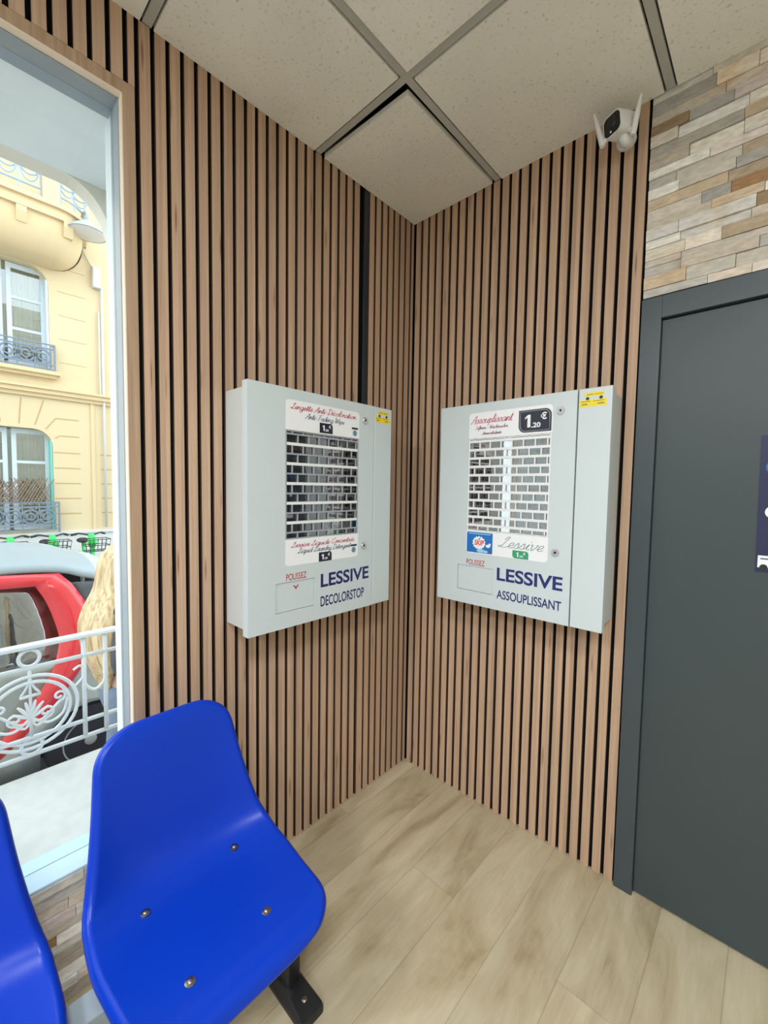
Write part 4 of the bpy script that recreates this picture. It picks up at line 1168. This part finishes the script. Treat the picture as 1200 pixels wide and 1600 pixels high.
# shallow joints of the ground floor ashlar
mb = MB()
def jl(a, b, w=.011):
    a, b = Vector(a), Vector(b); d = (b - a).normalized(); n = Vector((0, -d.z, d.y))*w
    mb.prism([a + n, b + n, b - n, a - n], (.003, 0, 0))
for wc, (ya, yb) in zip(WC, ycells):
    for z in [.80, 1.10, 1.40, 1.70, 2.0]:
        for a, b in ((ya + .001, wc - HWD - .02), (wc + HWD + .02, yb - .35)): jl((FX, a, z), (FX, b, z))
    for s_ in (-1, 1):
        jl((FX, wc + s_*(HWD + .04), 2.27), (FX, wc + s_*(HWD + .12), 2.33)); jl((FX, wc + s_*(HWD + .12), 2.33), (FX, wc + s_*1.05, 2.33))
        jl((FX, wc + s_*(HWD - .10), 2.44), (FX, wc + s_*(HWD + .06), 2.66)); jl((FX, wc + s_*(HWD + .06), 2.66), (FX, wc + s_*1.05, 2.66))
        jl((FX, wc + s_*.36, 2.50), (FX, wc + s_*.50, 2.98)); jl((FX, wc + s_*.13, 2.50), (FX, wc + s_*.17, 2.98))
for z in (3.75, 4.2, 4.65, 5.1, 5.55):
    for wc, (ya, yb) in zip(WC, ycells):
        jl((FX, wc + HWD + .14, z), (FX, yb - .2, z), .005)
mb.build('ashlar_joints', JOINT, hs, HO)
mb = MB()
for wc in WC: mb.box((FX + .0, wc + .93 + .32, .44), (FX + .02, wc + .93 + .38, 3.03))
mb.build('corner_strip', YEL2, hs, HO)
rb = random.Random(4)
for li, (w0, w1) in enumerate(LV):
    for wi, wc in enumerate(WC):
        # window leaves, panes, room behind
        xw = FX - .16
        mb = MB()
        for s_ in (-1, 1):
            a, b = sorted((wc + s_*.03, wc + s_*(HWD - .03)))
            if li == 1 and wi == 1: pass
            for (p, q, r_, t) in ((a, w0 + .02, a + .07, w1 - .01), (b - .07, w0 + .02, b, w1 - .01), (a, w0 + .02, b, w0 + .12), (a, w1 - .10, b, w1 - .01), (a, w0 + (w1-w0)*.66, b, w0 + (w1-w0)*.66 + .05)) + (((a, w0 + (w1-w0)*.36, b, w0 + (w1-w0)*.36 + .05),) if li else ()):
                o_ = .003 if (t - q) < .2 else 0; mb.box((xw - .04 + o_, p + o_*.5, q), (xw - o_, r_ - o_*.5, t))
        wn = mb.build('window', SHUT, hs, HO)
        mb = MB(); mb.box((xw - .024, wc - HWD + .05, w0 + .05), (xw - .018, wc + HWD - .05, w1 - .03)); mb.build('pane', HGL, wn, HO)
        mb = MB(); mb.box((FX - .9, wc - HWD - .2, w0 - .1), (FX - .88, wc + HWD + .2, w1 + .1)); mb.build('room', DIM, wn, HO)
        mb = MB()
        for s_ in (-1, 1):
            P = [(xw - .16 + .025*math.sin(k*1.9), wc + s_*(.12 + .44*k/20), 0) for k in range(21)]
            for p, q in zip(P, P[1:]):
                f_ = mb.bm.faces.new([mb.bm.verts.new(v) for v in ((p[0], p[1], w0), (q[0], q[1], w0), (q[0], q[1], w1), (p[0], p[1], w1))])
        mb.build('curtain', CURT, wn, HO)
        # shutters folded in the reveal
        for s_ in (-1, 1):
            mb = MB(); yy = wc + s_*(HWD - .022)
            mb.box((FX - .155, yy - .018, w0 + .02), (FX - .005, yy + .018, w1 - .20)); mb.build('shutter', MINT if li == 0 else SHUT, hs, HO)
        # stone ledge and iron guard
        mb = MB(); mb.box((FX, wc - HWD - .13, w0 - .10), (FX + .16, wc + HWD + .13, w0 - .03)); mb.box((FX, wc - HWD - .08, w0 - .16), (FX + .10, wc + HWD + .08, w0 - .10))
        if li: mb.build('ledge', YEL2, hs, HO)
        else: mb.bm.free()
        xg = FX + .10; zb, zt_ = (w0 - .02, w0 + .46) if li else (w0 + .0, w0 + .54)
        mb = MB()
        for z in (zb + .02, zb + .10, zt_ - .08, zt_): mb.box((xg - .012, wc - HWD - .06, z - .011), (xg + .012, wc + HWD + .06, z + .011))
        for s_ in (-1, 1): mb.box((xg - .014, wc + s_*(HWD + .055) - .014, zb - .04), (xg + .014, wc + s_*(HWD + .055) + .014, zt_ + .01)); mb.box((FX - .001, wc + s_*(HWD + .055) - .01, zt_ - .012), (xg, wc + s_*(HWD + .055) + .01, zt_ + .012))
        zc = (zb + zt_)/2
        for k in range(5):
            y_ = wc - HWD + .13 + k*(2*HWD - .26)/4
            mb.ring((xg, y_, zc), .125, .016, 'x', 20, 6); mb.ring((xg, y_, zc), .06, .014, 'x', 14, 6)
        for k in range(6):
            y_ = wc - HWD + .0 + k*(2*HWD)/5; mb.box((xg - .008, y_ - .008, zb), (xg + .008, y_ + .008, zt_))
        mb.build('iron_guard', BLR, hs, HO)
        if li == 0:
            mb = MB()
            for k in range(26):
                y_ = wc - HWD + k*.048
                for s_ in (-1, 1):
                    if abs(y_ + s_*.22 - wc) > HWD + .03: continue
                    mb.tube([(xg + .02*s_*.5, y_, zt_ + .0), (xg + .02*s_*.5, y_ + s_*.22, zt_ + .42 + rb.uniform(-.05, .05))], .009, 5)
            tr_ = mb.build('trellis', LATT, hs, HO); tr_['kind'] = 'stuff'
# rounded first balcony high up
mb = MB()
BZ = 6.08
def bowpts(off): 
    P = [(FX, .62 + off)]
    for k in range(9):
        a = k/8*PI/2; P.append((FX + (.80 + off)*math.sin(a)*1.0, .05 + (.55 + off)*math.cos(a)))
    P += [(FX + .80 + off, -1.4), (FX, -1.4)]
    return P
mb.prism([(x, y, BZ) for x, y in bowpts(0)], (0, 0, .16)); mb.prism([(x, y, BZ + .16) for x, y in bowpts(.06)], (0, 0, .07))
mb.build('balcony_slab', YEL2, hs, HO)
mb = MB(); NB = 14; lv = []
for k in range(NB + 1):
    t = k/NB
    lv.append([mb.bm.verts.new((x, y, BZ + .001 - .62*t)) for x, y in bowpts(-.06 - .50*(1 - math.sqrt(max(0, 1 - t*t))))])
for A, B in zip(lv, lv[1:]):
    for q in range(len(A) - 1): mb.bm.faces.new((A[q], A[q+1], B[q+1], B[q]))
mb.bm.faces.new(lv[-1])
mb.build('balcony_underside', YEL2, hs, HO, smooth=True, sharp=50)
for cy_ in (-1.2, -.45, .2):
    mb = MB(); mb.prism([(FX + .55, cy_ - .07, BZ), (FX + .79, cy_ - .07, BZ), (FX + .79, cy_ - .07, BZ - .09), (FX + .72, cy_ - .07, BZ - .24), (FX + .55, cy_ - .07, BZ - .24)], (0, .14, 0)); mb.build('corbel', YEL2, hs, HO)
mb = MB(); mb.box((FX + .66, -.16, BZ + .23), (FX + .80, .08, BZ + 1.15)); mb.build('balcony_pier', YEL2, hs, HO)
for (y0, y1) in ((-1.35, -.18), (.10, .55)):
    mb = MB()
    def bp_(y):
        if y <= .05: return FX + .73
        return FX + .73*math.sqrt(max(0, 1 - ((y - .05)/.55)**2))
    n_ = 10
    for z in (BZ + .28, BZ + .42, BZ + .98, BZ + 1.10): mb.tube([(bp_(y0 + (y1-y0)*k/n_), y0 + (y1-y0)*k/n_, z) for k in range(n_ + 1)], .018, 6)
    m_ = max(2, int((y1 - y0)/.24))
    for k in range(m_ + 1):
        y_ = y0 + (y1 - y0)*k/m_; mb.box((bp_(y_) - .01, y_ - .01, BZ + .24), (bp_(y_) + .01, y_ + .01, BZ + 1.1))
        if k < m_:
            yy_ = y_ + (y1-y0)/m_/2
            mb.ring((bp_(yy_), yy_, BZ + .70), .11, .017, 'x', 18, 6); mb.ring((bp_(yy_), yy_, BZ + .70), .2, .014, 'x', 18, 6, .6, 1.1)
    mb.build('balcony_railing', plain('pale_blue_ironwork', (.30, .40, .52), .5), hs, HO)
mb = MB(); mb.tube([(FX + .05, .86, .5), (FX + .05, .86, 5.4)], .022, 8); mb.tube([(FX + .05, .80, 4.9), (FX + .05, .80, 3.2), (FX + .05, .9, 3.1)], .014, 6); mb.build('downpipe', BASEG, hs, HO, smooth=True)
mb = MB(); mb.box((FX, .70, 5.35), (FX + .12, .84, 5.75)); mb.build('meter_box', BASEG, hs, HO, bevel=.02)

# street lamp fixed to the house
LX, LY, LZ = -8.25, .49, 6.05
sl = thing('street_lamp', (FX, LY, LZ), 'grey dish street lamp hanging on an arm from the yellow house', 'street lamp')
O = sl.location.copy()
GREYM = plain('grey_lamp_metal', (.34, .36, .38), .4)
mb = MB(); mb.lathe([(.07, .20), (.10, .16), (.20, .10), (.30, .02), (.315, -.02), (.30, -.02)], (LX, LY, LZ), 'z', 32); mb.build('lamp_shade', GREYM, sl, O, smooth=True, sharp=50)
mb = MB(); mb.lathe([(.295, -.018), (.25, -.035), (.10, -.06), (.02, -.065)], (LX, LY, LZ), 'z', 32); mb.build('diffuser', plain('frosted_lamp_bowl', (.62, .60, .55), .3), sl, O, smooth=True)
mb = MB(); mb.tube(catmull([(LX, LY, LZ + .18), (LX, LY, LZ + .34), (LX - .25, LY, LZ + .44), (FX, LY, LZ + .36)], 6), .028, 10); mb.build('arm', GREYM, sl, O, smooth=True)
mb = MB(); mb.tube(catmull([(FX + .02, LY, LZ + .36), (FX + .03, .55, LZ), (FX + .04, .70, 5.74)], 6), .012, 6); mb.build('cable', GREYM, sl, O, smooth=True)

# ------------------------------------------------------------------ green hire bikes on the far pavement
BGRN = plain('bright_green_bike_paint', (.02, .56, .10), .35, noise_amt=.02)
def bike(loc, rz, label):
    t = thing('hire_bicycle', loc, label, 'bicycle', rz, 'green bicycles across the street')
    for y, nm in ((-.55, 'wheel'), (.55, 'wheel')):
        mb = MB(); mb.ring((0, y, .33), .315, .022, 'x', 32, 8); w_ = mb.build(nm, TYRE, t, smooth=True)
        mb = MB(); mb.cyl((-.04, y, .33), (.04, y, .33), .03, 14)
        for k in range(10):
            a = 2*PI*k/10; mb.tube([(0, y, .33), (0, y + .30*math.cos(a), .33 + .30*math.sin(a))], .003, 5)
        mb.build('spokes', CHROME, w_)
        P = [(0, y + .36*math.cos(a*PI/12), .33 + .36*math.sin(a*PI/12)) for a in range(1, 12)]
        mb = MB(); mb.tube(P, .035, 8, flat=.5); mb.build('mudguard', BGRN, t, smooth=True)
    mb = MB()
    mb.tube(catmull([(0, -.55, .33), (0, -.12, .30), (0, .15, .42), (0, .42, .88)], 6), .038, 10); mb.tube([(0, -.12, .30), (0, -.26, .90)], .026, 10); mb.tube([(0, .55, .33), (0, .40, .96)], .028, 10)
    mb.build('frame', BGRN, t, smooth=True)
    mb = MB(); mb.tube(catmull([(0, .42, .90), (0, .37, 1.06), (0, .33, 1.10)], 5), [.05]*10 + [.04], 10); mb.ball((0, .40, .98), .075, 16, (1, 1, 1.3)); mb.build('head_tube', BGRN, t, smooth=True)
    mb = MB(); mb.tube(catmull([(-.24, .16, 1.10), (-.16, .25, 1.13), (0, .33, 1.10), (.16, .25, 1.13), (.24, .16, 1.10)], 6), .014, 8); hb = mb.build('handlebar', BLACK, t, smooth=True)
    for s_ in (-1, 1):
        mb = MB(); mb.tube([(s_*.19, .225, 1.122), (s_*.25, .145, 1.096)], .020, 10); mb.build('grip', BLACK, hb, smooth=True)
    mb = MB(); mb.ball((0, -.28, .95), .13, 16, (.75, 1.1, .38)); mb.build('saddle', BLACK, t, smooth=True)
    mb = MB()
    for z in (.86, .96, 1.06):
        k = 1 + (z - .86)*.8; mb.tube([(-.16*k, .52, z), (.16*k, .52, z), (.16*k, .52 + .24*k, z), (-.16*k, .52 + .24*k, z)], .007, 6, closed=True)
    for k in range(7):
        x_ = -.16 + .32*k/6; mb.tube([(x_, .52, .86), (x_*1.16, .52, 1.06)], .004, 5); mb.tube([(x_, .76, .86), (x_*1.16, .80, 1.06)], .004, 5)
    mb.tube([(-.16, .64, .86), (.16, .64, .86)], .006, 6)
    mb.build('basket', BLACK, t)
    mb = MB(); mb.cyl((-.06, -.12, .30), (.06, -.12, .30), .09, 20); mb.tube([(.07, -.12, .30), (.08, -.12, .13), (.16, -.12, .13)], .012, 8); mb.tube([(-.07, -.12, .30), (-.08, -.12, .47), (-.16, -.12, .47)], .012, 8); mb.build('crank', BLACK, t, smooth=True)
    mb = MB(); mb.tube([(.02, -.15, .28), (.16, -.22, .01)], .011, 8); mb.build('kickstand', BLACK, t)
bike((-7.95, -.80, STREET), -PI/2, 'green bicycle with dark basket farthest left above the car roof')
bike((-7.90, -.27, STREET), -PI/2, 'green bicycle whose handlebar shows above the middle of the car roof')
bike((-7.80, .26, STREET), -PI/2, 'green bicycle beside the window edge right of the car roof')

# ------------------------------------------------------------------ passer-by on the pavement
PX, PY = -1.30, -.935
pers = thing('person', (PX, PY, STREET), 'person with very long blonde hair, dark tweed jacket and blue jeans walking past the window', 'person')
PO = Vector((PX, PY, STREET))
SKIN = plain('skin', (.60, .38, .28), .5, noise_amt=.04)
DENIM = plain('washed_denim', (.17, .22, .29), .85, noise_amt=.25, scale=25, bump=.3)
TWEED = plain('dark_tweed', (.07, .07, .08), .95, noise_amt=.75, scale=220, bump=.4)
SHOE = plain('black_shoe', (.02, .02, .022), .5)
def skin(name, verts, edges, mat, parent, root=0, sub=2):
    """verts: (x, y, z, radius[, radius2]) joined by edges and grown into one smooth surface"""
    me = bpy.data.meshes.new(name); me.from_pydata([v[:3] for v in verts], edges, [])
    me.materials.append(mat)
    o = bpy.data.objects.new(name, me); C.objects.link(o); o.parent = parent
    md = o.modifiers.new('skin', 'SKIN'); md.use_smooth_shade = True
    for d, v in zip(me.skin_vertices[0].data, verts):
        d.radius = (v[3], v[4] if len(v) > 4 else v[3]); d.use_root = False
    me.skin_vertices[0].data[root].use_root = True
    sb = o.modifiers.new('sub', 'SUBSURF'); sb.levels = sub; sb.render_levels = sub
    return o
# body (walks towards +y); coordinates relative to the ground under her
def hand(V, E, w, sx, d):
    """palm and five bent fingers hanging from wrist w"""
    wx, wy, wz = V[w][:3]
    V.append((wx, wy + .012, wz - .055, .024, .015)); p = len(V) - 1; E.append((w, p))
    for k, (dy, ln) in enumerate(((.030, .066), (.011, .075), (-.009, .070), (-.027, .055))):
        V.append((wx, wy + .012 + dy, wz - .092, .0095)); a = len(V) - 1; E.append((p, a))
        V.append((wx - sx*.010, wy + .016 + dy, wz - .092 - ln*.55, .0085)); E.append((a, a + 1))
        V.append((wx - sx*.026, wy + .020 + dy, wz - .092 - ln*.92, .007)); E.append((a + 1, a + 2))
    V.append((wx - sx*.012, wy + .045, wz - .055, .011)); a = len(V) - 1; E.append((p, a))
    V.append((wx - sx*.020, wy + .060, wz - .085, .009)); E.append((a, a + 1))
V = [(0, 0, .88, .125, .10), (0, .0, 1.02, .11, .085), (0, .0, 1.20, .125, .09), (0, -.005, 1.36, .10, .07), (0, .005, 1.43, .05, .05), (0, .02, 1.50, .06, .07), (0, .03, 1.575, .075, .095), (0, .02, 1.635, .055, .07)]
E = [(0, 1), (1, 2), (2, 3), (3, 4), (4, 5), (5, 6), (6, 7)]
LEG = {}
for sx, ya, yk in ((1, -.15, -.05), (-1, .14, .10)):
    b = len(V)
    V += [(sx*.09, 0, .82, .085), (sx*.095, yk, .47, .055), (sx*.095, ya, .10, .038), (sx*.10, ya + .07, .045, .035), (sx*.10, ya + .14, .035, .028)]
    E += [(0, b), (b, b+1), (b+1, b+2), (b+2, b+3), (b+3, b+4)]
ARM = []
for sx, ye, yw in ((1, -.06, .04), (-1, -.02, .06)):
    b = len(V)
    V += [(sx*.165, 0, 1.345, .050), (sx*.205, ye, 1.09, .040), (sx*.215, yw, .86, .027)]
    E += [(3, b), (b, b+1), (b+1, b+2)]
    ARM.append((V[b], V[b+1], V[b+2]))
    hand(V, E, b + 2, sx, 0)
body = skin('body', V, E, SKIN, pers)
# nose, mouth, eyes and ears
mb = MB(); mb.ball((0, .135, 1.555), .016, 12, (.8, 1.1, 1.4)); mb.build('nose', SKIN, pers, smooth=True)
mb = MB(); mb.ball((0, .122, 1.512), .020, 12, (1.1, .4, .35)); mb.build('mouth', plain('lips', (.45, .13, .12), .4), pers, smooth=True)
for sx in (-1, 1):
    mb = MB(); mb.ball((sx*.032, .115, 1.580), .012, 12); mb.build('eye', LABELW, pers, smooth=True)
    mb = MB(); mb.ball((sx*.075, .02, 1.565), .026, 12, (.4, .7, 1.1)); mb.build('ear', SKIN, pers, smooth=True)
# jeans, jacket, shoes
J = [(0, 0, .97, .145, .115), (0, 0, .88, .145, .118)]; JE = [(0, 1)]
for sx, ya, yk in ((1, -.15, -.05), (-1, .14, .10)):
    b = len(J); J += [(sx*.09, 0, .80, .100), (sx*.095, yk, .47, .074), (sx*.095, ya + .01, .20, .066), (sx*.095, ya + .01, .09, .066)]
    JE += [(1, b), (b, b+1), (b+1, b+2), (b+2, b+3)]
skin('jeans', J, JE, DENIM, pers)
T = [(0, 0, .93, .160, .135), (0, 0, 1.08, .140, .115), (0, 0, 1.25, .150, .115), (0, 0, 1.37, .115, .085), (0, .005, 1.42, .065, .06)]; TE = [(0, 1), (1, 2), (2, 3), (3, 4)]
for (a, b_, c) in ARM:
    b = len(T); T += [(a[0], a[1], a[2], .068), (b_[0], b_[1], b_[2], .058), (c[0], c[1], c[2] + .02, .048)]
    TE += [(3, b), (b, b+1), (b+1, b+2)]
skin('jacket', T, TE, TWEED, pers)
for sx, ya in ((1, -.15), (-1, .14)):
    skin('shoe', [(sx*.098, ya - .03, .05, .048, .05), (sx*.10, ya + .07, .045, .046, .045), (sx*.10, ya + .16, .035, .040, .034)], [(0, 1), (1, 2)], SHOE, pers)
# long straight hair over the back
hm, nt, p = newmat('blonde_hair')
tc = N(nt, 'ShaderNodeTexCoord'); mp = N(nt, 'ShaderNodeMapping'); mp.inputs['Scale'].default_value = (70, 70, 3)
nt.links.new(tc.outputs['Object'], mp.inputs[0])
nz = N(nt, 'ShaderNodeTexNoise', i_Scale=1.0, i_Detail=4.0); nt.links.new(mp.outputs[0], nz.inputs['Vector'])
rp = N(nt, 'ShaderNodeValToRGB'); nt.links.new(nz.outputs[0], rp.inputs[0])
rp.color_ramp.elements[0].position = .3; rp.color_ramp.elements[0].color = (.36, .23, .11, 1)
rp.color_ramp.elements[1].position = .6; rp.color_ramp.elements[1].color = (.74, .56, .33, 1)
nt.links.new(rp.outputs[0], p.inputs['Base Color']); p.inputs['Roughness'].default_value = .4
mb = MB(); rings = []
for (z, cy_, rx, ry) in ((1.690, .01, .02, .02), (1.678, .008, .06, .07), (1.640, .0, .092, .112), (1.585, -.015, .100, .118), (1.52, -.035, .104, .110), (1.45, -.060, .118, .105), (1.38, -.085, .150, .115), (1.30, -.115, .172, .120), (1.22, -.130, .176, .115), (1.13, -.130, .166, .098), (1.04, -.125, .140, .078), (.97, -.120, .105, .055), (.90, -.115, .06, .03), (.87, -.113, .02, .012)):
    n = 44; r = []; cy_ += .045 if z < 1.5 else .025
    for k in range(n):
        a = 2*PI*k/n
        f = 1 + .05*math.sin(7*a + z*3) + .035*math.sin(17*a + z*7)
        yv = ry*math.sin(a)*f
        if z < 1.66 and math.sin(a) > .3: yv = min(yv, ry*.3) if z < 1.62 else yv
        r.append(mb.bm.verts.new((rx*math.cos(a)*f, cy_ + yv, z + (.03*math.sin(5*a) if z < 1.0 else 0))))
    rings.append(r)
for A, B in zip(rings, rings[1:]):
    for k in range(len(A)): mb.bm.faces.new((A[k], A[(k+1) % len(A)], B[(k+1) % len(A)], B[k]))
mb.bm.faces.new(rings[0][::-1]); mb.bm.faces.new(rings[-1])
hr = mb.build('hair', hm, pers, smooth=True)
md = hr.modifiers.new('sub', 'SUBSURF'); md.levels = 1; md.render_levels = 1
